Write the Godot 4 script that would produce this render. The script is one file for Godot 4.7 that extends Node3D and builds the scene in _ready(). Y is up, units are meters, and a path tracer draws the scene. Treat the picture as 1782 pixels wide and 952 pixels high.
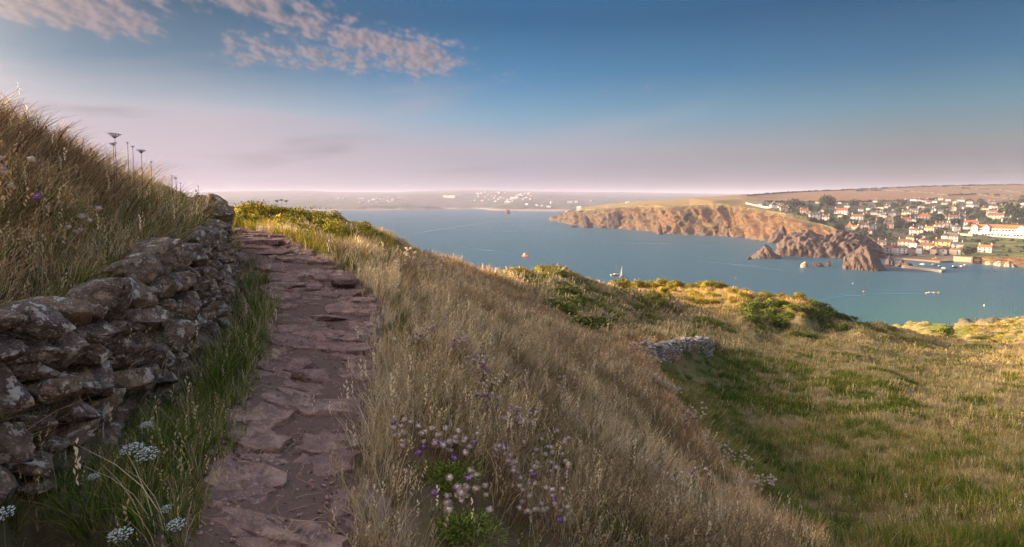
extends Node3D
# A coast path above a bay in evening light. Sea level is y = 0; the eye stands at (0, EYE, 0) and looks along -z. Units are metres.

const EYE := 50.0
const LENS := 1100.0          # focal length in pixels of the 1782 x 952 photograph
const TILT := 0.118532        # the camera looks down by 6.79 degrees
const SUN_AZIMUTH := -80.0    # degrees from straight ahead, negative to the left
const SUN_HEIGHT := 11.0

var rng := RandomNumberGenerator.new()
var used := {}
var M := {}
var grain := FastNoiseLite.new()     # general purpose world noise
var ridged := FastNoiseLite.new()


# ---------------------------------------------------------------- helpers
func R(a: float, b: float) -> float:
	return rng.randf_range(a, b)

func pick(list):
	return list[rng.randi() % list.size()]

func numbered(called: String, parent: Node) -> String:
	var key := str(parent.get_instance_id()) + called
	var n: int = used.get(key, 0)
	used[key] = n + 1
	return called if n == 0 else "%s_%03d" % [called, n]

func tag(o: Node, label := "", category := "", group := "", kind := ""):
	if label: o.set_meta("label", label)
	if category: o.set_meta("category", category)
	if group: o.set_meta("group", group)
	if kind: o.set_meta("kind", kind)
	return o

func obj(called: String, mesh: Mesh, m: Material, parent: Node = self) -> MeshInstance3D:
	var o := MeshInstance3D.new()
	o.name = numbered(called, parent)
	o.mesh = mesh
	o.material_override = m
	parent.add_child(o, true)
	return o

func thing(called: String, label: String, category: String, at := Vector3.ZERO, turn := 0.0, group := "") -> Node3D:
	var o := Node3D.new()
	o.name = numbered(called, self)
	add_child(o, true)
	o.position = at
	o.rotation.y = turn
	tag(o, label, category, group)
	return o

func dup(o: Node3D, called: String, at: Vector3, turn: float, size: Vector3, label: String, group := "") -> Node3D:
	var c: Node3D = o.duplicate()
	c.name = numbered(called, self)
	add_child(c, true)
	c.position = at
	c.rotation.y = turn
	c.scale = size
	tag(c, label, "", group)
	return c

func lin(r: float, g: float, b: float) -> Color:
	return Color(r, g, b).linear_to_srgb()

func mat(c: Color, rough := 0.9, extra := {}) -> StandardMaterial3D:      # c is linear
	var m := StandardMaterial3D.new()
	m.albedo_color = c.linear_to_srgb()
	m.roughness = rough
	m.metallic_specular = 0.3
	for k in extra: m.set(k, extra[k])
	return m

func noise_texture(size: int, freq: float, kind: int, octaves: int, seed_: int, ramp = null, as_normal := false, bump := 4.0) -> NoiseTexture2D:
	var n := FastNoiseLite.new()
	n.noise_type = kind
	n.frequency = freq
	n.fractal_octaves = octaves
	n.seed = seed_
	var t := NoiseTexture2D.new()
	t.width = size; t.height = size
	t.seamless = true
	t.noise = n
	if ramp: t.color_ramp = ramp
	t.as_normal_map = as_normal
	t.bump_strength = bump
	return t

func ramp(stops: Array) -> Gradient:      # [offset, linear colour]
	var g := Gradient.new()
	var o := PackedFloat32Array()
	var c := PackedColorArray()
	for s in stops:
		o.append(s[0]); c.append((s[1] as Color).linear_to_srgb())
	g.offsets = o; g.colors = c
	return g

func stone_texture(size: int, freq: float, seed_: int, base: Array, lichen: Array) -> ImageTexture:
	# mottled stone with lichen blotches that have edges of their own
	var n := FastNoiseLite.new(); n.seed = seed_; n.frequency = freq; n.fractal_octaves = 5
	var big := n.get_seamless_image(size, size)
	n.seed = seed_ + 7; n.frequency = freq * 0.8; n.fractal_octaves = 3; n.domain_warp_enabled = true; n.domain_warp_amplitude = 12.0
	var spots := n.get_seamless_image(size, size)
	n.seed = seed_ + 19; n.frequency = freq * 6.0; n.fractal_octaves = 3; n.domain_warp_enabled = false
	var fine := n.get_seamless_image(size, size)
	var im := Image.create(size, size, false, Image.FORMAT_RGB8)
	for y in size:
		for x in size:
			var a := big.get_pixel(x, y).r
			var s := spots.get_pixel(x, y).r
			var f := fine.get_pixel(x, y).r
			var c: Color = (base[0] as Color).lerp(base[1], clampf(a * 1.6 - 0.3 + (f - 0.5) * 0.7, 0, 1))
			c = c.lerp(base[2], smoothstep(0.62, 0.8, f + (a - 0.5) * 0.3) * 0.6)
			for k in lichen.size():
				var l: Array = lichen[k]
				var v := s if k == 0 else (1.0 - s if k == 1 else fine.get_pixel((y * 3 + 17) % size, x).r)
				c = c.lerp(l[0], smoothstep(l[1], l[1] + 0.05, v + (f - 0.5) * 0.35) * l[2])
			im.set_pixel(x, y, c.linear_to_srgb())
	return ImageTexture.create_from_image(im)

# the point at horizontal distance r on the line of sight through a place in the photograph (used to survey the land)
func sight(x: float, y: float) -> Vector3:
	var a := (x - 891.0) / LENS
	var b := (476.0 - y) / LENS
	return Vector3(a, b * cos(TILT) - sin(TILT), -(cos(TILT) + b * sin(TILT)))

func survey(x: float, y: float, r: float) -> Vector3:
	var d := sight(x, y)
	return Vector3(0, EYE, 0) + d * (r / Vector2(d.x, d.z).length())

func on_sea(x: float, y: float) -> Vector3:
	var d := sight(x, y)
	return Vector3(0, EYE, 0) + d * (EYE / -d.y)


# ---------------------------------------------------------------- land: a polar height grid, triangulated between surveyed points
class Land:
	var stops := []              # [azimuth, column] pairs
	var columns := 0
	var rows := 0
	var l0 := 0.0
	var l1 := 0.0
	var h := PackedFloat32Array()

	func _init(stops_, rows_, r0, r1):
		stops = stops_
		columns = int(stops[-1][1]) + 1
		rows = rows_
		l0 = log(r0); l1 = log(r1)

	func azimuth(c: float) -> float:
		for k in range(1, stops.size()):
			if c <= stops[k][1]:
				return lerpf(stops[k - 1][0], stops[k][0], (c - stops[k - 1][1]) / (stops[k][1] - stops[k - 1][1]))
		return stops[-1][0]

	func column(az: float) -> float:
		for k in range(1, stops.size()):
			if az <= stops[k][0]:
				return maxf(0.0, lerpf(stops[k - 1][1], stops[k][1], (az - stops[k - 1][0]) / (stops[k][0] - stops[k - 1][0])))
		return stops[-1][1]

	func range_at(row: float) -> float:
		return exp(l0 + (l1 - l0) * row / (rows - 1))

	func shape(points: Array, smooth: int):
		var flat := PackedVector2Array()
		var t := PackedFloat32Array()
		for p in points:
			var r := Vector2(p.x, p.z).length()
			flat.append(Vector2(column(rad_to_deg(atan2(p.x, -p.z))), (log(r) - l0) / (l1 - l0) * (rows - 1)))
			t.append((p.y - 50.0) / r)
		var scaled := PackedVector2Array()
		for p in flat: scaled.append(Vector2(p.x, p.y * 1.0))
		var tri := Geometry2D.triangulate_delaunay(scaled)
		h.resize(columns * rows)
		h.fill(INF)
		for k in range(0, tri.size(), 3):
			var a := flat[tri[k]]; var b := flat[tri[k + 1]]; var c := flat[tri[k + 2]]
			var det := (b.y - c.y) * (a.x - c.x) + (c.x - b.x) * (a.y - c.y)
			if absf(det) < 1e-9: continue
			var ta := t[tri[k]]; var tb := t[tri[k + 1]]; var tc := t[tri[k + 2]]
			for x in range(maxi(0, ceili(minf(a.x, minf(b.x, c.x)) - 1e-4)), mini(columns - 1, floori(maxf(a.x, maxf(b.x, c.x)) + 1e-4)) + 1):
				for y in range(maxi(0, ceili(minf(a.y, minf(b.y, c.y)) - 1e-4)), mini(rows - 1, floori(maxf(a.y, maxf(b.y, c.y)) + 1e-4)) + 1):
					var u := ((b.y - c.y) * (x - c.x) + (c.x - b.x) * (y - c.y)) / det
					var v := ((c.y - a.y) * (x - c.x) + (a.x - c.x) * (y - c.y)) / det
					if u < -1e-4 or v < -1e-4 or u + v > 1.0001: continue
					h[x * rows + y] = u * ta + v * tb + (1 - u - v) * tc
		for x in columns:      # what lies outside the triangles takes the nearest value
			for y in range(rows - 2, -1, -1):
				if h[x * rows + y] == INF: h[x * rows + y] = h[x * rows + y + 1]
			for y in range(1, rows):
				if h[x * rows + y] == INF: h[x * rows + y] = h[x * rows + y - 1]
		for x in range(1, columns):
			if h[x * rows] == INF:
				for y in rows: h[x * rows + y] = h[(x - 1) * rows + y]
		for x in range(columns - 2, -1, -1):
			if h[x * rows] == INF:
				for y in rows: h[x * rows + y] = h[(x + 1) * rows + y]
		for pass_ in smooth:
			var g := h.duplicate()
			for x in range(1, columns - 1):
				for y in range(1, rows - 1):
					var i := x * rows + y
					h[i] = (g[i] * 4.0 + 2.0 * (g[i - 1] + g[i + 1] + g[i - rows] + g[i + rows]) + g[i - rows - 1] + g[i - rows + 1] + g[i + rows - 1] + g[i + rows + 1]) / 16.0
		for x in columns:
			for y in rows:
				h[x * rows + y] = 50.0 + h[x * rows + y] * range_at(y)

	func point(c: int, row: int) -> Vector3:
		var a := deg_to_rad(azimuth(c)); var r := range_at(row)
		return Vector3(sin(a) * r, h[c * rows + row], -cos(a) * r)

	func height(x: float, z: float) -> float:
		var c := clampf(column(rad_to_deg(atan2(x, -z))), 0.0, columns - 1.001)
		var y := clampf((0.5 * log(x * x + z * z + 1e-6) - l0) / (l1 - l0) * (rows - 1), 0.0, rows - 1.001)
		var i := int(c) * rows + int(y)
		var u := c - int(c); var v := y - int(y)
		return lerpf(lerpf(h[i], h[i + 1], v), lerpf(h[i + rows], h[i + rows + 1], v), u)

	func normal(x: float, z: float, e: float) -> Vector3:
		return Vector3(height(x - e, z) - height(x + e, z), 2 * e, height(x, z - e) - height(x, z + e)).normalized()

	func mesh(tint: Callable, keep: Callable) -> ArrayMesh:
		var v := PackedVector3Array(); var n := PackedVector3Array(); var col := PackedColorArray(); var idx := PackedInt32Array()
		v.resize(columns * rows); n.resize(columns * rows); col.resize(columns * rows)
		for c in columns:
			for y in rows:
				v[c * rows + y] = point(c, y)
		for c in columns:
			for y in rows:
				var i := c * rows + y
				var a := v[mini(c + 1, columns - 1) * rows + y] - v[maxi(c - 1, 0) * rows + y]
				var b := v[c * rows + mini(y + 1, rows - 1)] - v[c * rows + maxi(y - 1, 0)]
				n[i] = a.cross(b).normalized()
				if n[i].y < 0: n[i] = -n[i]
				col[i] = tint.call(v[i], n[i])
				if c + 1 < columns and y + 1 < rows and keep.call(v[i]):
					idx.append_array([i, i + 1, i + rows, i + rows, i + 1, i + rows + 1])
		var arrays := []
		arrays.resize(Mesh.ARRAY_MAX)
		arrays[Mesh.ARRAY_VERTEX] = v; arrays[Mesh.ARRAY_NORMAL] = n; arrays[Mesh.ARRAY_COLOR] = col; arrays[Mesh.ARRAY_INDEX] = idx
		var m := ArrayMesh.new()
		m.add_surface_from_arrays(Mesh.PRIMITIVE_TRIANGLES, arrays)
		return m

	func seen_at(d: Vector3, from: float, to: float, skyline := false) -> Vector3:      # where a line of sight from the eye meets this land, or passes it closest
		var flat := Vector2(d.x, d.z).length()
		var r := from
		var closest := INF
		var there := Vector3.INF
		while r < to:
			var p := Vector3(d.x, d.y, d.z) * (r / flat) + Vector3(0, 50.0, 0)
			var h := height(p.x, p.z)
			if h >= p.y: return Vector3(p.x, h, p.z)
			if (p.y - h) / r < closest:
				closest = (p.y - h) / r
				there = Vector3(p.x, h, p.z)
			r *= 1.002
		return there if skyline else Vector3.INF


# ---------------------------------------------------------------- general shapes
func box(st: SurfaceTool, at: Vector3, size: Vector3, basis := Basis()):
	var s := size / 2
	for f in [[Vector3(1, 0, 0), Vector3(0, 1, 0), Vector3(0, 0, 1)], [Vector3(-1, 0, 0), Vector3(0, 0, 1), Vector3(0, 1, 0)], [Vector3(0, 1, 0), Vector3(0, 0, 1), Vector3(1, 0, 0)],
			[Vector3(0, -1, 0), Vector3(1, 0, 0), Vector3(0, 0, 1)], [Vector3(0, 0, 1), Vector3(1, 0, 0), Vector3(0, 1, 0)], [Vector3(0, 0, -1), Vector3(0, 1, 0), Vector3(1, 0, 0)]]:
		var q := []
		for k in [[-1, -1], [1, -1], [1, 1], [-1, 1]]:
			q.append(at + basis * ((f[0] + f[1] * k[0] + f[2] * k[1]) * s))
		quad(st, q[0], q[1], q[2], q[3])

func tri(st: SurfaceTool, a: Vector3, b: Vector3, c: Vector3):
	st.add_vertex(a); st.add_vertex(b); st.add_vertex(c)

func quad(st: SurfaceTool, a: Vector3, b: Vector3, c: Vector3, d: Vector3):
	tri(st, a, c, b); tri(st, a, d, c)

func start(flat := true) -> SurfaceTool:
	var st := SurfaceTool.new()
	st.begin(Mesh.PRIMITIVE_TRIANGLES)
	st.set_smooth_group(-1 if flat else 0)
	return st

func finish(st: SurfaceTool) -> ArrayMesh:
	st.generate_normals()
	return st.commit()

func tube(st: SurfaceTool, points: Array, radii: Array, sides := 5):
	for k in points.size() - 1:
		var d: Vector3 = (points[k + 1] - points[k]).normalized()
		var u := d.cross(Vector3(0.3, 0.1, 1)).normalized()
		var w := d.cross(u)
		for s in sides:
			var a := TAU * s / sides; var b := TAU * (s + 1) / sides
			var e0 := u * cos(a) + w * sin(a); var e1 := u * cos(b) + w * sin(b)
			quad(st, points[k] + e0 * radii[k], points[k] + e1 * radii[k], points[k + 1] + e1 * radii[k + 1], points[k + 1] + e0 * radii[k + 1])

func crag(seed_: int, long: float, profile: Array, deep: float, rough: float) -> ArrayMesh:
	# a mass of broken rock in the sea: profile gives [share of the length, height]; the length runs along x
	var fn := FastNoiseLite.new(); fn.seed = seed_; fn.frequency = 0.045; fn.fractal_octaves = 4
	var cols := 90; var rows_ := 44
	var grid := []
	for i in cols + 1:
		var u := float(i) / cols
		var h := 0.0
		for k in range(1, profile.size()):
			if u <= profile[k][0]:
				h = lerpf(profile[k - 1][1], profile[k][1], (u - profile[k - 1][0]) / (profile[k][0] - profile[k - 1][0]))
				break
		var w := deep * 0.5 * (0.30 + 0.70 * sqrt(maxf(0.0, 1.0 - pow(absf(u * 2 - 1), 2.6))))
		for j in rows_ + 1:
			var a := PI * j / rows_
			var p := Vector3((u - 0.5) * long, h * pow(maxf(sin(a), 0), 0.55) - 1.2 * (1.0 - sin(a)), w * cos(a) * (1.0 + 0.25 * cos(a) * cos(a)))
			var n := Vector3((u - 0.5) * 0.7, 0.25, cos(a)).normalized()
			var q := Vector3(p.x + p.y * 0.5, p.y * 0.45, p.z + p.y * 0.3)
			var d := (0.42 - absf(fn.get_noise_3dv(q * 1.4))) * 1.7 + fn.get_noise_3dv(q * 5.0) * 0.75 + (0.4 - absf(fn.get_noise_3dv(q * 12.0))) * 0.55
			p += n * d * rough * (0.35 + 0.65 * clampf(h / 6.0, 0, 1))
			grid.append(p)
	var st := start(false)
	for i in cols:
		for j in rows_:
			var k := i * (rows_ + 1) + j
			quad(st, grid[k], grid[k + rows_ + 1], grid[k + rows_ + 2], grid[k + 1])
	st.index()
	return finish(st)

func boulder(seed_: int, n: int, cuts: int, rough: float, boxy := 0.5, crisp := true) -> ArrayMesh:
	# a weathered stone about one unit across: a rounded block with faces broken off
	var g := RandomNumberGenerator.new(); g.seed = seed_
	var planes := []
	for k in cuts:
		var d := Vector3(g.randf_range(-1, 1), g.randf_range(-1, 1), g.randf_range(-1, 1)).normalized()
		planes.append([d, g.randf_range(0.27, 0.44)])
	var fn := FastNoiseLite.new(); fn.seed = seed_; fn.frequency = 2.2; fn.fractal_octaves = 5
	var st := start(false)
	for f in 6:
		var grid := []; var facet := []
		for i in n + 1:
			for j in n + 1:
				var a := i * 2.0 / n - 1; var b := j * 2.0 / n - 1
				var p: Vector3 = [Vector3(1, a, b), Vector3(-1, b, a), Vector3(b, 1, a), Vector3(a, -1, b), Vector3(a, b, 1), Vector3(b, a, -1)][f]
				p = (p * 0.5).lerp(p.normalized() * 0.62, boxy)
				var on := 0
				for c in planes.size():
					var over: float = p.dot(planes[c][0]) - planes[c][1]
					if over > 0: p -= planes[c][0] * over * 0.94; on = c + 1
				facet.append(on)
				p += p.normalized() * fn.get_noise_3dv(p * 1.5) * rough
				grid.append(p)
		for i in n:
			for j in n:
				var k := i * (n + 1) + j
				if crisp: st.set_smooth_group(facet[k] if facet[k] == facet[k + n + 2] else facet[k + n + 2])
				quad(st, grid[k], grid[k + n + 1], grid[k + n + 2], grid[k + 1])
	st.generate_normals()
	return st.commit()

# ---------------------------------------------------------------- sky
var cloud_n := FastNoiseLite.new()
var puff_n := FastNoiseLite.new()
var streak_n := FastNoiseLite.new()

func sky_color(az: float, el: float) -> Color:       # degrees; linear light
	var c := Color()
	var left := smoothstep(40.0, -45.0, az) if absf(az) < 130 else 0.4
	# left, middle and right of the picture; zenith paled to fill the shade
	var side := clampf((az + 26.0) / 26.0, 0, 1) if az < 0 else 1.0 + clampf(az / 32.0, 0, 1)
	if absf(az) > 60: side = lerpf(side, 0.8, smoothstep(60.0, 120.0, absf(az)))
	var keys := []
	for k in [[0.0, Color(0.38, 0.31, 0.34), Color(0.25, 0.215, 0.25), Color(0.18, 0.15, 0.155)], [2.0, Color(0.54, 0.45, 0.50), Color(0.34, 0.295, 0.35), Color(0.21, 0.185, 0.195)], [4.2, Color(0.58, 0.50, 0.56), Color(0.39, 0.40, 0.47), Color(0.22, 0.26, 0.27)],
		[7.0, Color(0.46, 0.49, 0.56), Color(0.19, 0.37, 0.52), Color(0.13, 0.27, 0.35)], [10.5, Color(0.15, 0.25, 0.35), Color(0.062, 0.235, 0.44), Color(0.04, 0.17, 0.31)], [15.0, Color(0.055, 0.13, 0.22), Color(0.012, 0.125, 0.29), Color(0.010, 0.095, 0.21)],
		[26.0, Color(0.06, 0.17, 0.32), Color(0.05, 0.17, 0.34), Color(0.045, 0.16, 0.32)], [90.0, Color(0.17, 0.24, 0.34), Color(0.17, 0.24, 0.34), Color(0.17, 0.24, 0.34)]]:
		keys.append([k[0], (k[1] as Color).lerp(k[2], side) if side < 1 else (k[2] as Color).lerp(k[3], side - 1)])
	for k in range(1, keys.size()):
		if el <= keys[k][0]:
			c = (keys[k - 1][1] as Color).lerp(keys[k][1], (el - keys[k - 1][0]) / (keys[k][0] - keys[k - 1][0]))
			break
	# long low bank of evening cloud, higher to the left
	var wob := streak_n.get_noise_2d(az * 1.2, el * 9.0)
	var top := 3.6 + 4.6 * smoothstep(15.0, -38.0, az) + wob * 2.2
	if absf(az) > 130: top = 5.0 + wob * 2.0
	var bank := smoothstep(top + 0.9, top - 1.8, el)
	var pink: Color = (keys[1][1] as Color).lerp(keys[2][1], 0.5)
	c = c.lerp(pink * (1.0 - 0.32 * smoothstep(0.15, 0.6, streak_n.get_noise_2d(az * 1.5 + 90, el * 11.0))), bank * 0.72 * smoothstep(0.2, 2.4, el))
	# thin streaks over it
	var st := smoothstep(0.12, 0.55, streak_n.get_noise_2d(az * 0.9 + 300, el * 6.0 - az * 0.9)) * smoothstep(3.0, 6.0, el) * smoothstep(13.0, 8.0, el)
	c = c.lerp(Color(0.40, 0.40, 0.46), st * 0.34 * (1.0 if absf(az) > 60 else smoothstep(22.0, 4.0, az)))
	# broken high cloud: lines of puffs, thick to the upper left, more added out of view
	var s := clampf(el, 4.0, 90.0)
	var f := 1.0 / sin(deg_to_rad(s) + 0.05)
	var u := sin(deg_to_rad(az)) * f * cos(deg_to_rad(el)); var v := -cos(deg_to_rad(az)) * f * cos(deg_to_rad(el))
	var big := cloud_n.get_noise_2d(u * 24.0, v * 24.0)
	var fine := puff_n.get_noise_2d(u * 30.0 + az * 2.0, v * 30.0)
	var want := 0.42  # dense cover outside the view, added to brighten the shaded ground
	if absf(az) < 60:
		var band := 15.3 - 0.23 * (az + 22.0)         # the long streak falls to the right
		want = lerpf(-0.55, 0.62, exp(-pow((el - band) / 2.1, 2.0)) * smoothstep(-1.0, -8.0, az + (band - el)) * smoothstep(-32.0, -24.0, az))
		want = maxf(want, lerpf(-0.6, 0.5, smoothstep(10.6, 13.0, el) * smoothstep(-23.0, -31.0, az)))
		want = maxf(want, lerpf(-0.6, 0.36, smoothstep(9.6, 11.2, el) * smoothstep(14.5, 12.5, el) * smoothstep(-28.0, -22.0, az) * smoothstep(-8.0, -14.0, az)))
		want = maxf(want, lerpf(-0.6, -0.1, smoothstep(15.0, 24.0, el)))
		want = maxf(want, -0.22 * 1.0 if el > 7 and el < 11 and az > -14 and az < 12 else -1.0)
	var finer := puff_n.get_noise_2d(u * 95.0 + 40, v * 95.0 + az * 5.0)
	var d := smoothstep(-0.06, 0.66, want + big * 0.42 + fine * 0.62 + finer * 0.34)
	d *= smoothstep(6.0, 9.0, el)
	# the side of each puff that looks to the sun is paler
	var lit := clampf(0.5 + 2.2 * (fine - puff_n.get_noise_2d((u - 0.035) * 30.0 + az * 2.0, v * 30.0)) + 0.5 * finer, 0, 1)
	var body := Color(0.24, 0.215, 0.25).lerp(Color(0.60, 0.44, 0.42), lit * lerpf(1.0, 0.55, smoothstep(0.4, 1.0, d)))
	c = c.lerp(body, d * 0.82)
	c *= lerpf(1.0 / EXPOSURE, 0.5, smoothstep(18.0, 42.0, el))  # unseen overhead sky brightened beyond the visible part to fill the shaded foreground
	# glow of the low sun, outside the picture, strengthened to light the shade
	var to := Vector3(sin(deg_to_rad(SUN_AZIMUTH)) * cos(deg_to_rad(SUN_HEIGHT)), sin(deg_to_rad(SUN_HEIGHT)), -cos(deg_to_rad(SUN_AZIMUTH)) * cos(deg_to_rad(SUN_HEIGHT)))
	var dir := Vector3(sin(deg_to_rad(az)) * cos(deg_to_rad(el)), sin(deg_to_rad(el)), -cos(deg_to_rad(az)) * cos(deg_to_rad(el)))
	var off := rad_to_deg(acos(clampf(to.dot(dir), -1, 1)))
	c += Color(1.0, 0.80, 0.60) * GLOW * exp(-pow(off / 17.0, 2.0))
	c.a = 1.0
	return c

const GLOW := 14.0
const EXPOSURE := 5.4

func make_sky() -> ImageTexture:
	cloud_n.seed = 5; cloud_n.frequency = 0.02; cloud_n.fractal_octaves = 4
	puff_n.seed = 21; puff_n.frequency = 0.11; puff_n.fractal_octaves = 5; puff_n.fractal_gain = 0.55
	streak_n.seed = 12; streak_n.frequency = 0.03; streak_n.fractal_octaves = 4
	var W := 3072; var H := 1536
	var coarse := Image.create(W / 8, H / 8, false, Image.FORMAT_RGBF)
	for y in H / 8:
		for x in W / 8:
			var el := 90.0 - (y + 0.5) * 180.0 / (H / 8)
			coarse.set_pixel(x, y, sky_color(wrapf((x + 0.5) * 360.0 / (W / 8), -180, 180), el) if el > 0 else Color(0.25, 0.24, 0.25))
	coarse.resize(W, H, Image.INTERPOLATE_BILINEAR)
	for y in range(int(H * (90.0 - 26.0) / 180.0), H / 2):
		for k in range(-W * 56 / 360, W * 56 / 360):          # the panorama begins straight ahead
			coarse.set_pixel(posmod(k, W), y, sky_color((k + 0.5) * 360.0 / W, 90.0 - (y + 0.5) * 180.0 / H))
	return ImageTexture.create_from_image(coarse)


func set_stage():
	var cam := Camera3D.new()
	cam.name = "camera"
	add_child(cam)
	cam.position = Vector3(0, EYE, 0)
	cam.rotation = Vector3(-TILT, 0, 0)
	cam.fov = rad_to_deg(2.0 * atan(476.0 / LENS))
	cam.near = 0.05
	cam.far = 60000.0
	cam.current = true
	var env := Environment.new()
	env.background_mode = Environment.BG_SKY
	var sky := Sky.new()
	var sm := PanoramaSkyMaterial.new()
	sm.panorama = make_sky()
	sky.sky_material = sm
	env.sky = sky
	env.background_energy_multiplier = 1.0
	env.tonemap_mode = Environment.TONE_MAPPER_LINEAR
	env.tonemap_exposure = EXPOSURE
	env.sdfgi_enabled = true; env.ssao_enabled = true; env.ssil_enabled = true
	env.fog_enabled = true
	env.fog_density = 0.0001
	env.fog_light_color = Color(0.80, 0.81, 0.93)
	var we := WorldEnvironment.new()
	we.name = "world"
	we.environment = env
	add_child(we)
	var sun := DirectionalLight3D.new()
	sun.name = "sun"
	sun.light_energy = 0.6
	sun.light_color = Color(1.0, 0.83, 0.62)
	sun.light_angular_distance = 0.6
	sun.shadow_enabled = true
	add_child(sun)
	var a := deg_to_rad(SUN_AZIMUTH); var e := deg_to_rad(SUN_HEIGHT)
	sun.look_at_from_position(Vector3.ZERO, -Vector3(sin(a) * cos(e), sin(e), -cos(a) * cos(e)))

# ---------------------------------------------------------------- the near land
var near: Land
var main: Land
const PATH := [[0.6, 6.0, 0.6], [-0.2, 2.0, 0.6], [-0.8, -0.8, 0.6], [-1.08, -2.66, 0.62], [-1.37, -3.64, 0.72], [-1.57, -4.62, 0.80], [-1.87, -6.1, 1.02], [-2.31, -7.63, 1.16], [-2.99, -8.9, 1.0],
	[-3.65, -9.83, 0.98], [-4.45, -11.1, 0.95], [-5.1, -12.0, 0.85], [-6.3, -13.0, 0.8], [-8.0, -14.0, 0.8]]      # x, z, width
const WALL := [[-1.9, 1.5, -1.45, -0.5], [-2.3, -1.5, -1.4, -0.46], [-2.5, -3.0, -1.42, -0.5], [-2.62, -3.95, -1.52, -0.55], [-2.83, -5.0, -1.5, -0.55], [-3.08, -6.1, -1.42, -0.47], [-3.4, -7.2, -1.3, -0.40], [-3.98, -8.75, -1.12, -0.14], [-4.55, -9.7, -0.95, -0.05],
	[-5.6, -10.3, -0.75, 0.0]]      # x, z, foot and top (from the eye)
const EDGE := [[2.9, 4.0], [3.3, -3.5], [3.69, -7.1], [4.02, -9.16], [4.5, -13.26], [5.05, -19.35], [5.83, -27.39], [12.59, -40.07]]      # crest of the field bank

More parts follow.
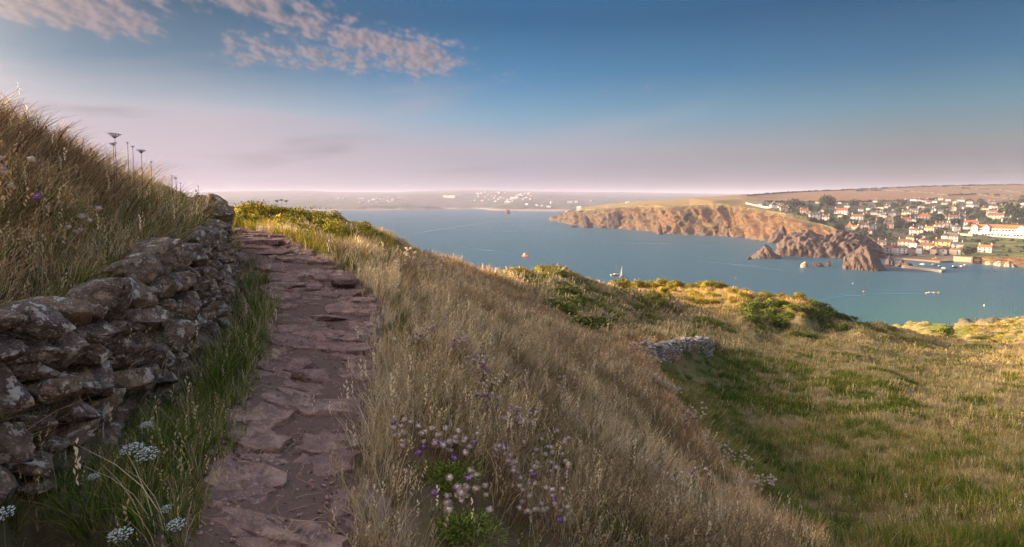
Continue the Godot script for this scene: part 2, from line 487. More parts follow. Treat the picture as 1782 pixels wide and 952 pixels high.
func near_points() -> Array:
	var p := []
	for q in [
		[330, 952, 2.9], [385, 800, 3.9], [430, 700, 4.9], [462, 600, 6.4], [470, 520, 8], [455, 470, 9.4], [420, 440, 10.5], [395, 415, 12], [392, 405, 13],
		[590, 952, 2.9], [600, 800, 3.9], [625, 700, 4.9], [655, 600, 6.4], [650, 520, 8], [590, 470, 9.4], [545, 440, 10.5], [500, 415, 12], [470, 405, 13],
		# the seaward knoll behind the path
		[430, 396, 15], [520, 402, 14], [400, 378, 18], [450, 375, 19], [520, 384, 18.5], [580, 394, 17.5], [450, 378, 24], [560, 400, 26],
		# the grassy slope to the right of the path
		[640, 952, 3.0], [720, 952, 3.15], [900, 952, 3.7], [1100, 952, 4.7], [1250, 952, 5.9],
		[680, 800, 4.0], [800, 800, 4.4], [950, 800, 5.6], [1100, 820, 7.4],
		[700, 690, 5.1], [850, 690, 6.4], [1000, 720, 8.6], [1100, 740, 11],
		[700, 600, 6.7], [820, 600, 8.4], [950, 630, 11.5], [1060, 650, 16],
		[680, 520, 8.6], [760, 530, 10.5], [870, 550, 14.5], [990, 580, 21],
		[620, 450, 11], [700, 475, 13.5], [800, 500, 18], [930, 545, 26], [1040, 580, 30],
		[600, 418, 15], [660, 425, 17.5], [740, 455, 21], [840, 485, 28],
		[630, 398, 19], [700, 418, 21], [760, 448, 25], [820, 470, 28], [880, 490, 32],
		# crest of the bank above the field and the field below it
		[1430, 964, 8], [1350, 894, 10], [1250, 792, 14], [1170, 690, 20], [1122, 612, 28], [1150, 610, 31.8], [1175, 604, 35.2], [1230, 594, 42.5],
		[1480, 960, 13.6], [1600, 952, 13.4], [1782, 952, 13], [1380, 890, 16.5], [1310, 800, 22], [1260, 720, 28], [1210, 660, 34.5], [1150, 652, 29.2], [1232, 620, 42.5],
		[1500, 850, 19], [1782, 850, 19], [1400, 780, 25], [1600, 750, 29], [1782, 750, 32], [1350, 690, 36], [1500, 660, 44], [1782, 680, 48],
		[1300, 625, 46], [1450, 620, 58], [1600, 635, 62], [1782, 640, 66], [1300, 585, 62], [1400, 590, 70], [1480, 585, 78], [1600, 606, 84], [1700, 625, 80],
		[1500, 562, 90], [1560, 566, 96], [1600, 577, 102], [1650, 592, 108], [1782, 605, 100],
		# the gorse knoll, the ridge beyond it and the far corner of the valley
		[870, 480, 42], [930, 500, 44], [1000, 530, 42], [1080, 560, 44], [880, 468, 52], [930, 474, 58], [980, 472, 60], [1060, 494, 66], [1150, 526, 72], [1210, 545, 74], [1270, 568, 76], [1120, 560, 56], [1190, 575, 60], [1010, 500, 54],
		[1080, 515, 104], [1080, 494, 118], [1140, 510, 104], [1140, 492, 112], [1200, 515, 97], [1200, 492, 104], [1270, 498, 96], [1220, 531, 88], [1290, 541, 81], [1280, 522, 88], [1320, 506, 92], [1390, 513, 90], [1440, 540, 92], [1480, 565, 88], [1350, 570, 80], [1430, 578, 82],
		[1640, 590, 128], [1700, 572, 140], [1782, 554, 150], [1860, 540, 155], [1700, 600, 122], [1782, 585, 125]]:
		p.append(survey(q[0], q[1], q[2]) - Vector3(0, EYE, 0))
	for w in WALL:
		p.append(Vector3(w[0] + 0.05, w[2], w[1]))
		p.append(Vector3(w[0] - 0.22, w[3] - 0.12, w[1] - 0.05))
	for q in [[-0.8, -1.55, -0.3], [0.6, -1.5, 6.0], [-0.3, -1.55, 2.0], [0.1, -1.56, -0.4], [1.0, -1.75, -0.8], [1.6, -1.6, 5.0], [2.6, -2.4, 0.5], [3.4, -3.6, -3.0], [3.2, -2.9, 4.0], [5.5, -5.2, -1.0], [6, -4.5, 6], [8, -6, 0],
		# the bank over the wall and its crest
		[-3.2, -0.2, -1.0], [-3.1, -0.33, -3.0], [-3.5, -0.22, -4.5], [-3.9, -0.2, -6.2], [-4.2, -0.25, -7.4], [-4.5, -0.15, -8.8],
		[-4.2, 0.30, -2.0], [-4.3, 0.32, -4.5], [-4.4, 0.18, -6.0],
		[-4.97, 0.74, -6.0], [-5.6, 0.72, -5.0], [-6.2, 0.6, -3.0], [-6.5, 0.4, 0.0], [-4.95, 0.44, -6.94], [-4.85, 0.2, -7.65], [-4.9, -0.02, -8.82], [-4.95, -0.18, -9.9],
		[-7.0, 0.85, -7.6], [-6.5, 0.40, -9.2], [-6.8, -0.1, -10.8], [-8.0, -0.3, -12.5], [-10, -0.1, -12], [-11, 1.1, -8], [-12, 1.0, -4], [-12, 0.8, 2],
		[-22, 0.4, -17], [-24, 3.5, -8], [-26, 5, 4], [-13, -0.8, -18], [-16, -1.5, -30], [-9, -1.6, -28],
		[-60, 5, -24], [-40, 3.2, -18], [-60, 9, 10], [-60, 4.2, -71], [-60, 3.8, -84], [-58, 3.6, -100], [-60, -4, -120], [-40, 1.0, -60], [-36, -1.5, -45], [-36, -1.0, -62], [-40, -1.2, -85], [-20, -9, -60], [-24, -8, -90], [-60, -9, -146], [-30, -20, -120],
		[-100, 14, -60], [-110, 14, 0], [-140, 6, -120], [-150, 10, 0], [-250, -20, -120], [-260, -20, 60], [-120, 10, 90], [0, -2, 60], [6, 0, 20], [-12, 0.5, 20], [0, -4, 140], [60, -4, 60], [30, -4, 20], [140, -8, 90], [40, -9, -8], [70, -12, -25], [120, -16, -40], [150, -12, 0],
		# where the land falls to the sea
		[-10, -16, -48], [-4, -14, -58], [-8, -30, -80], [2, -16, -78], [4, -34, -110], [10, -30, -125], [24, -36, -135], [40, -36, -130], [55, -30, -115], [62, -36, -128], [80, -40, -140], [100, -32, -165], [140, -28, -150], [0, -58, -190], [40, -58, -190], [90, -58, -190], [130, -58, -210], [-70, -50, -220], [-30, -58, -200], [200, -30, -160], [220, -20, -60],
		[26, -14.5, -62], [40, -60, -240]]:
		p.append(Vector3(q[0], q[1], q[2]))
	for k in 13:
		var a := deg_to_rad(-180.0 + 30.0 * k)
		if k == 12: a -= 0.001
		if k == 0: a += 0.001
		p.append(Vector3(sin(a) * 0.355, -1.55, -cos(a) * 0.355))
		var sea := k >= 3 and k <= 9
		p.append(Vector3(sin(a) * 421, -75 if sea else -10, -cos(a) * 421))

	for k in p.size(): p[k].y += EYE
	return p

func along(list: Array, x: float, z: float) -> Array:      # [distance, side (positive to the right), place along, segment share]
	var best := [1e9, 0.0, 0.0, 0]
	var sum := 0.0
	for k in list.size() - 1:
		var ax: float = list[k][0]; var az: float = list[k][1]
		var bx: float = list[k + 1][0] - ax; var bz: float = list[k + 1][1] - az
		var len2 := bx * bx + bz * bz
		var t := clampf(((x - ax) * bx + (z - az) * bz) / len2, 0.0, 1.0)
		var dx := x - ax - bx * t; var dz := z - az - bz * t
		var d := dx * dx + dz * dz
		if d < best[0]:
			best = [d, 1.0 if bx * dz - bz * dx > 0 else -1.0, sum + sqrt(len2) * t, k + t]
		sum += sqrt(len2)
	best[0] = sqrt(best[0])
	return best

func at_share(list: Array, share: float, slot: int) -> float:
	var k := clampi(int(share), 0, list.size() - 2)
	return lerpf(list[k][slot], list[k + 1][slot], share - k)

func off_path(x: float, z: float) -> float:      # metres outside the trodden strip
	var a := along(PATH, x, z)
	return a[0] - at_share(PATH, a[3], 2) * 0.5

func zone(x: float, z: float) -> String:
	var r := sqrt(x * x + z * z)
	if r < 24 and off_path(x, z) < -0.07: return "path"
	var e := along(EDGE, x, z)
	if e[1] > 0 and z > -45 or x > 12.6 + (-40.0 - z) * 0.35 and z < -40 and z > -88 and x > 18:
		if not (z < -76 and x < 43.0): return "field"
	if r > 115 and x > 50: return "corner"
	if z < -76 and x > 8: return "ridge"
	if z < -36 and x > -9: return "knoll"
	var w := along(WALL, x, z)
	if w[1] < 0 and z > -10.2 and x > -20: return "bank"
	if x < -3.0 and z < -10: return "crest"
	if x < -0.85 and r < 14 and along(PATH, x, z)[1] < 0: return "verge"
	return "slope"

func patch(x: float, z: float, scale: float, seed_: float) -> float:      # 0..1 blotches
	return clampf(grain.get_noise_2d(x * scale + seed_, z * scale - seed_) * 1.3 + 0.5, 0, 1)

func field_green(x: float, z: float) -> float:
	var e: float = along(EDGE, x, z)[0]
	var g := patch(x, z, 9.0, 40) * 0.55 + patch(x, z, 26.0, 90) * 0.45
	var near_bank := smoothstep(17.0, 3.0, e + (g - 0.5) * 8.0)
	return clampf((g - 0.60) * 3.2 + near_bank * 1.1 + 0.16, 0, 1)

func soil(v: Vector3, _n: Vector3) -> Color:
	var r := Vector2(v.x, v.z).length()
	var n := patch(v.x, v.z, 40.0, 11)
	if r < 0.9: return Color(0.2, 0.13, 0.1)
	if r > 200 or v.z > 8 or absf(v.x) > absf(v.z) * 2.2 + 6: return Color(0.16, 0.125, 0.06)
	var d := off_path(v.x, v.z) if r < 24 else 9.0
	var z := zone(v.x, v.z)
	var c := Color(0.17, 0.12, 0.06).lerp(Color(0.10, 0.075, 0.04), n)
	if z == "field":
		c = Color(0.24, 0.18, 0.085).lerp(Color(0.095, 0.12, 0.035), field_green(v.x, v.z)).lerp(Color(0.13, 0.1, 0.05), n * 0.35)
	elif z == "knoll" or z == "ridge":
		c = Color(0.26, 0.18, 0.075).lerp(Color(0.11, 0.12, 0.03), smoothstep(0.4, 0.65, patch(v.x, v.z, 14.0, 5)))
	elif z == "corner":
		c = Color(0.22, 0.18, 0.07).lerp(Color(0.10, 0.12, 0.03), smoothstep(0.4, 0.7, patch(v.x, v.z, 10.0, 25)))
	elif z == "verge" or z == "crest":
		c = Color(0.10, 0.085, 0.045)
	return Color(0.27, 0.175, 0.14).lerp(c, smoothstep(0.0, 0.3, d + (n - 0.5) * 0.3))

func make_near():
	near = Land.new([[-180, 0], [-62, 40], [62, 480], [180, 520]], 330, 0.36, 420.0)
	near.shape(near_points(), 3)
	for c in near.columns:
		for y in near.rows:
			var p := near.point(c, y)
			var r := Vector2(p.x, p.z).length()
			var calm := 1.0 if r > 22 or r < 1.0 else clampf(0.25 + off_path(p.x, p.z), 0.25, 1.0)
			var d := grain.get_noise_2d(p.x * 45.0, p.z * 45.0) * 0.09 * calm
			d += grain.get_noise_2d(p.x * 9.0 + 50, p.z * 9.0) * 0.011 * r * smoothstep(6.0, 30.0, r)
			near.h[c * near.rows + y] += d
	tag(obj("ground", near.mesh(soil, func(v): return v.y > -12.0), M.soil), "", "", "", "structure")


# ---------------------------------------------------------------- sea and the land across the bay
const SHORE := [[966, 383], [985, 387], [1010, 391], [1040, 394], [1070, 396], [1100, 399], [1135, 403], [1160, 406], [1200, 408], [1240, 410], [1275, 412], [1310, 415], [1340, 418.5], [1372, 423], [1410, 428], [1450, 433], [1490, 438], [1508, 442]]      # foot of the cliffs, pixel places of the waterline
const BRINK := [[968, 377, 4], [985, 369.5, 10], [1010, 366, 13], [1040, 363.5, 16], [1070, 361, 18], [1100, 359, 20], [1135, 358.5, 20], [1160, 359.5, 20], [1200, 358, 22], [1240, 355.5, 24], [1275, 359, 26], [1310, 364, 26], [1340, 369, 26], [1372, 374.5, 26], [1410, 383, 27], [1450, 396, 26], [1490, 413, 22], [1512, 419, 18]]      # top of the cliffs: pixel and distance behind the foot

func cliff_lines() -> Array:
	var foot := []; var brink := []
	for k in SHORE.size():
		var f := on_sea(SHORE[k][0], SHORE[k][1])
		foot.append(f)
		var r: float = Vector2(f.x, f.z).length() + BRINK[k][2]
		brink.append(survey(BRINK[k][0], BRINK[k][1], r))
	return [foot, brink]

func main_points() -> Array:
	var p := []
	var lines := cliff_lines()
	for k in lines[1].size():
		var b: Vector3 = lines[1][k]
		var out := Vector2(b.x, b.z).normalized()
		p.append(b + Vector3(out.x * 26, 0.2, out.y * 26))
		var f: Vector3 = lines[0][k]
		p.append(Vector3(b.x + out.x * 20, -14, b.z + out.y * 20))
		p.append(Vector3(f.x - out.x * 40, -25, f.z - out.y * 40))
	for q in [
		# harbour shore, then the slope of the village up to the brown fields and the skyline
		[1530, 446], [1560, 449], [1600, 452.5], [1640, 456.5], [1665, 457.5], [1700, 460], [1740, 463], [1782, 466], [1860, 472], [2000, 480], [2200, 470]]:
		var s := on_sea(q[0], q[1])
		p.append(s + Vector3(0, 0.1, 0))
		var o := s * Vector3(1, 0, 1)
		p.append(Vector3(s.x, -14, s.z) - o.normalized() * 30)
	for q in [
		[1440, 383, 760], [1480, 398, 700], [1520, 426, 590], [1560, 441, 548], [1600, 444, 545], [1640, 444, 545], [1665, 445, 535], [1700, 444, 520], [1740, 445, 512], [1782, 446, 505],
		[1530, 415, 640], [1580, 428, 575], [1620, 430, 575], [1660, 432, 570], [1700, 434, 560], [1782, 432, 555],
		[1500, 395, 720], [1560, 405, 675], [1620, 408, 660], [1680, 415, 635], [1740, 420, 615], [1782, 420, 610], [1690, 402, 675], [1782, 404, 670],
		[1400, 372, 830], [1460, 377, 810], [1540, 383, 790], [1620, 387, 770], [1700, 390, 745], [1782, 390, 745],
		[1340, 361, 880], [1400, 362, 920], [1480, 364, 930], [1560, 367, 920], [1640, 369, 905], [1720, 372, 890], [1782, 375, 870],
		[1320, 353, 990], [1400, 354, 1050], [1480, 354, 1080], [1560, 352, 1090], [1640, 349, 1110], [1720, 353, 1080], [1782, 359, 1030],
		[1240, 349, 1000], [1290, 346, 1150], [1350, 347, 1220], [1500, 341, 1330], [1640, 338, 1400], [1782, 338, 1420],
		[1290, 338.5, 1500], [1380, 334, 1620], [1500, 329, 1700], [1600, 324.5, 1750], [1700, 322, 1780], [1782, 321, 1800], [1900, 318, 1850], [2100, 318, 1850],
		[1200, 346, 1250], [1190, 344.5, 1400], [1120, 352.5, 1250], [1060, 358, 1300], [1010, 362, 1400], [985, 366, 1440], [1120, 349.5, 1500], [1050, 355.5, 1560], [2100, 345, 1100], [2200, 400, 700], [2300, 330, 1500]]:
		p.append(survey(q[0], q[1], q[2] * (1.0 if q[0] < 1300 else sqrt(1.0 + pow((q[0] - 891.0) / LENS, 2.0)))))
	for q in [[985, 1500], [1060, 1700], [1150, 1750], [1230, 1800], [1300, 1900], [1500, 2100], [1700, 2200], [1900, 2300], [2300, 2300]]:      # behind the skyline the ground falls again
		var t := survey(q[0], 350, q[1] * (1.0 if q[0] < 1300 else sqrt(1.0 + pow((q[0] - 891.0) / LENS, 2.0))))
		t.y = 18.0 if q[0] > 1200 else 2.0
		p.append(t)
	# the far coast
	for q in [[250, 368], [420, 367], [560, 366.5], [620, 366], [700, 365.5], [780, 364], [830, 363.6], [860, 366.5], [900, 367], [940, 367.5], [975, 368], [1010, 367], [1060, 366], [1150, 366]]:
		var s := on_sea(q[0], q[1])
		p.append(s + Vector3(0, 0.3, 0))
		p.append(Vector3(s.x, -20, s.z) - s.normalized() * 120)
	for q in [[600, 362, 2780], [640, 358, 2850], [700, 357.5, 2900], [760, 359, 2900], [800, 361.5, 2960], [850, 361, 2850], [880, 357, 2800], [920, 358.5, 2780], [960, 361, 2760], [990, 361, 2760],
		[500, 357, 3000], [600, 354, 3300], [700, 352, 3400], [800, 354, 3400], [900, 351, 3300], [1000, 353, 3400], [1100, 352, 3500], [250, 356, 3400],
		[420, 346, 4200], [600, 345, 4300], [700, 341, 4300], [760, 339, 4300], [850, 343, 4200], [900, 338, 4300], [1000, 342, 4300], [1100, 343, 4500], [1200, 344, 4500],
		[360, 334, 6300], [440, 332, 6500], [520, 331.5, 6500], [600, 334, 6500], [680, 334.5, 6600], [740, 332, 6600], [830, 330, 6500], [900, 332.5, 6500], [980, 333.5, 6600], [1080, 334, 6600], [1180, 336, 6800], [1300, 338, 7000], [200, 333, 6400], [1600, 338, 7000], [1900, 338, 7000], [2300, 338, 7000], [100, 340, 6000], [-200, 346, 6000]]:
		p.append(survey(q[0], q[1], q[2]))
	for a in [-46, -30, -15, 0, 15, 30, 45, 60, 72]:
		var d := Vector3(sin(deg_to_rad(a)), 0, -cos(deg_to_rad(a)))
		p.append(d * 7310 + Vector3(0, 60, 0))
		p.append(d * 379.5 + Vector3(0, -30, 0))
		if a < 3: p.append(d * 1500 + Vector3(0, -30, 0))
		if a < -16: p.append(d * 2600 + Vector3(0, -25, 0))
	return p

func land_color(v: Vector3, _n: Vector3) -> Color:
	var r := -v.z
	var a := rad_to_deg(atan2(v.x, -v.z))
	var n := patch(v.x, v.z, 1.6, 60); var m := patch(v.x, v.z, 2.6, 160)
	if r > 2300:      # hazy patchwork of fields, woods and a pale beach
		if v.y < 5: return Color(0.26, 0.18, 0.13)
		var f := grain.get_noise_2d(floorf(v.x / 260.0 + v.z / 900.0) * 37.0, floorf(v.z / 340.0 - v.x / 1200.0) * 53.0)
		var c := Color(0.085, 0.075, 0.055).lerp(Color(0.05, 0.065, 0.04), smoothstep(-0.1, 0.1, f))
		return c.lerp(Color(0.025, 0.035, 0.025), smoothstep(0.5, 0.62, patch(v.x, v.z, 0.5, 8)) * 0.9)
	var town := Color(0.055, 0.07, 0.035).lerp(Color(0.11, 0.10, 0.055), smoothstep(0.35, 0.75, m))
	var field := Color(0.185, 0.103, 0.045).lerp(Color(0.16, 0.095, 0.045), n)
	var grass := Color(0.17, 0.13, 0.055).lerp(Color(0.24, 0.16, 0.07), m)
	if r < 700:
		var hotel := smoothstep(645.0, 625.0, r) * smoothstep(35.0, 36.0, a)
		town = town.lerp(Color(0.15, 0.15, 0.05).lerp(Color(0.08, 0.09, 0.03), smoothstep(0.4, 0.6, m)), hotel)
		if v.y < 1.5: return Color(0.20, 0.135, 0.085)
		if a > 29.6 and a < 35.2 and v.y < 6.0 and r < 575: return Color(0.16, 0.12, 0.09)
		return town
	var top := 1065.0 + 55.0 * smoothstep(26.0, 34.0, a) - 60.0 * smoothstep(37.0, 40.0, a)
	if a < 23.5: return grass.lerp(field, smoothstep(1180.0, 1260.0, r) * smoothstep(18.0, 21.0, a))
	return town.lerp(field, smoothstep(top - 8, top + 8, r))

func make_far():
	main = Land.new([[-46, 0], [1, 150], [42, 680], [72, 720]], 400, 380.0, 7300.0)
	main.shape(main_points(), 1)
	for c in main.columns:
		for y in main.rows:
			var p := main.point(c, y)
			var r := Vector2(p.x, p.z).length()
			if p.y > 6:
				main.h[c * main.rows + y] += grain.get_noise_2d(p.x * 1.1, p.z * 1.1) * (1.2 if r < 2300 else 5.0) * smoothstep(6.0, 15.0, p.y)
	tag(obj("mainland", main.mesh(land_color, func(v): return v.y > -6.0), M.land), "", "", "", "structure")
	# sea: one sheet out past the horizon, greener over the pale sand of the near cove
	var st := start(false)
	var rings := [20.0, 120.0, 200.0, 260.0, 320.0, 380.0, 450.0, 550.0, 700.0, 1000.0, 1600.0, 3000.0, 5000.0, 7600.0]
	for k in rings.size() - 1:
		for s in 180:
			var q := []
			for w in [[k, s], [k + 1, s], [k + 1, s + 1], [k, s + 1]]:
				var a: float = TAU * w[1] / 180.0
				q.append(Vector3(sin(a), 0, -cos(a)) * rings[w[0]])
			for i in [0, 1, 2, 0, 2, 3]:
				var v: Vector3 = q[i]
				var az := rad_to_deg(atan2(v.x, -v.z)); var r := v.length()
				var shoal := smoothstep(430.0, 300.0, r) * smoothstep(22.0, 36.0, az) * (1.0 if az < 90 else 0.0)
				st.set_color(Color(0.042, 0.108, 0.152).lerp(Color(0.062, 0.16, 0.155), shoal))
				st.set_normal(Vector3.UP)
				st.add_vertex(v)
	tag(obj("sea", st.commit(), M.sea), "", "", "", "structure")
	make_cliff()

func make_cliff():
	var lines := cliff_lines()
	cliff("sea_cliff", lines[0], lines[1], 1.0, Vector3(-1, 0, 0), 34.0)

func cliff(called: String, foot: Array, brink: Array, amount: float, sea: Vector3, back: float):
	var sections := []
	var streaks := PackedFloat32Array()
	for k in foot.size() - 1:
		var n := maxi(4, int(foot[k].distance_to(foot[k + 1]) / 1.4))
		for i in n: sections.append(k + float(i) / n)
	sections.append(foot.size() - 1.0)
	var rows := 46
	var grid := []
	var s := 0.0
	var last := Vector3.INF
	for t in sections:
		var k := mini(int(t), foot.size() - 2); var u: float = t - k
		var f: Vector3 = foot[k].cubic_interpolate(foot[k + 1], foot[maxi(k - 1, 0)], foot[mini(k + 2, foot.size() - 1)], u)
		var b: Vector3 = brink[k].lerp(brink[k + 1], u)
		if last != Vector3.INF: s += last.distance_to(f)
		last = f
		var run: Vector3 = (foot[k + 1] - foot[k]).normalized()
		var out := Vector3(run.z, 0, -run.x).normalized()
		if out.dot(sea) < 0: out = -out
		for j in rows:
			var v := float(j) / (rows - 1)
			var p := f.lerp(b, pow(v, 1.15) * 0.75 + v * 0.25)
			p.y = lerpf(-1.5, b.y, v)
			var fade := smoothstep(1.0, 0.86, v)
			var lean := s + v * 26.0 + grain.get_noise_2d(s * 1.5, v * 60.0) * 12.0
			var bay := grain.get_noise_2d(lean * 0.55, 7.0) * 16.0
			var rib := (0.5 - absf(ridged.get_noise_2d(lean * 1.0, v * 20.0))) * 17.0
			var fine := (0.4 - absf(ridged.get_noise_2d(lean * 3.4 + 500, v * 85.0 + 90))) * 7.0 + (0.4 - absf(ridged.get_noise_2d(lean * 9.0 + 50, v * 190.0 - 40))) * 3.0
			var grit := grain.get_noise_2d(lean * 22.0, v * 420.0) * 1.1
			p += amount * out * ((bay + rib) * (0.35 + 0.65 * fade) + (fine + grit) * (0.3 + 0.7 * fade) + (1 - v) * 3.0)
			grid.append(p)
			streaks.append(smoothstep(0.05, 0.45, ridged.get_noise_2d(lean * 7.0 + 900, v * 60.0)) * 0.75 + smoothstep(0.1, 0.4, grain.get_noise_2d(lean * 3.0 - 700, v * 30.0)) * 0.5)
		for j in 5:      # the turf runs back from the brink until it meets the land behind
			var p := b - out * back * (j + 1) / 5.0
			p.y = maxf(lerpf(b.y, main.height(p.x, p.z) - (0.8 if j == 4 else -0.3), (j + 1) / 5.0), main.height(p.x, p.z) - (0.8 if j == 4 else -0.25))
			grid.append(p); streaks.append(0.0)
	rows += 5
	var st := start(false)
	for i in sections.size() - 1:
		for j in rows - 1:
			var a := i * rows + j
			for w in [a, a + 1, a + rows + 1, a, a + rows + 1, a + rows]:
				var p: Vector3 = grid[w]
				var h: float = minf(float(w % rows) / (rows - 6), 1.0)
				var turf := smoothstep(0.93, 1.0, h + grain.get_noise_2d(p.x * 6, p.z * 6) * 0.12)
				var green := smoothstep(0.56, 0.72, patch(p.x + p.y, p.z, 3.2, 70)) * 0.75
				var warm := smoothstep(-1250.0, -700.0, p.z)
				var c := Color(0.10, 0.056, 0.038).lerp(Color(0.155, 0.078, 0.030), warm)
				c = c.lerp(Color(0.06, 0.042, 0.034), smoothstep(0.5, 0.75, patch(p.x * 0.6 + p.y * 2.2, p.z * 0.6, 6.0, 14)) * 0.75)
				c = c.lerp(Color(0.045, 0.03, 0.024), clampf(streaks[w], 0, 0.8))
				c = c.lerp(Color(0.11, 0.105, 0.04), maxf(turf, green * (1.0 - warm * 0.6)))
				c = c.lerp(Color(0.09, 0.075, 0.065), smoothstep(3.5, 1.0, p.y) * 0.8)
				st.set_color(c)
				st.add_vertex(p)
	st.index()
	st.generate_normals()
	tag(obj(called, st.commit(), M.cliff), "", "", "", "structure")

# ---------------------------------------------------------------- path of slabs and dry stone walls
func slab(seed_: int) -> ArrayMesh:
	# a flat worn slab, unit size, uneven outline, chipped rim and a hollowed top
	var g := RandomNumberGenerator.new(); g.seed = seed_
	var n := 17
	var fn := FastNoiseLite.new(); fn.seed = seed_; fn.frequency = 1.1; fn.fractal_octaves = 4
	var rings := []
	var corner := g.randf_range(2.8, 8.0)      # near-rectangular to blunt
	for ring in [[1.02, -1.6], [1.0, 0.15], [0.98, 0.5], [0.92, 0.64], [0.62, 0.68], [0.32, 0.62]]:
		var line := []
		for k in n:
			var a := TAU * k / n
			var sq := pow(pow(absf(cos(a)), corner) + pow(absf(sin(a)), corner), -1.0 / corner)
			var w: float = 0.5 * sq * ring[0] * (1.0 + 0.42 * fn.get_noise_2d(cos(a) * 1.2, sin(a) * 1.2) + 0.13 * fn.get_noise_2d(cos(a) * 5 + ring[0] * 2.0, sin(a) * 5))
			var p := Vector3(cos(a) * w, 0, sin(a) * w)
			var flake := 0.5 if fn.get_noise_2d(p.x * 2.3 + 9, p.z * 2.3) > 0.06 else 0.0      # one bed of the stone has flaked off
			p.y = ring[1] + fn.get_noise_2d(p.x * 4 + 30, p.z * 4) * 0.7 * float(ring[0] < 1.0) - flake * float(ring[0] < 0.97)
			line.append(p)
		rings.append(line)
	var st := start(false)
	for r in rings.size() - 1:
		st.set_smooth_group(0 if r > 1 else -1)
		for k in n:
			quad(st, rings[r][k], rings[r][(k + 1) % n], rings[r + 1][(k + 1) % n], rings[r + 1][k])
	st.set_smooth_group(0)
	var mid := Vector3(0, 0.6 + fn.get_noise_2d(30, 0) * 0.9, 0)
	for k in n: tri(st, rings[-1][k], mid, rings[-1][(k + 1) % n])
	return finish(st)

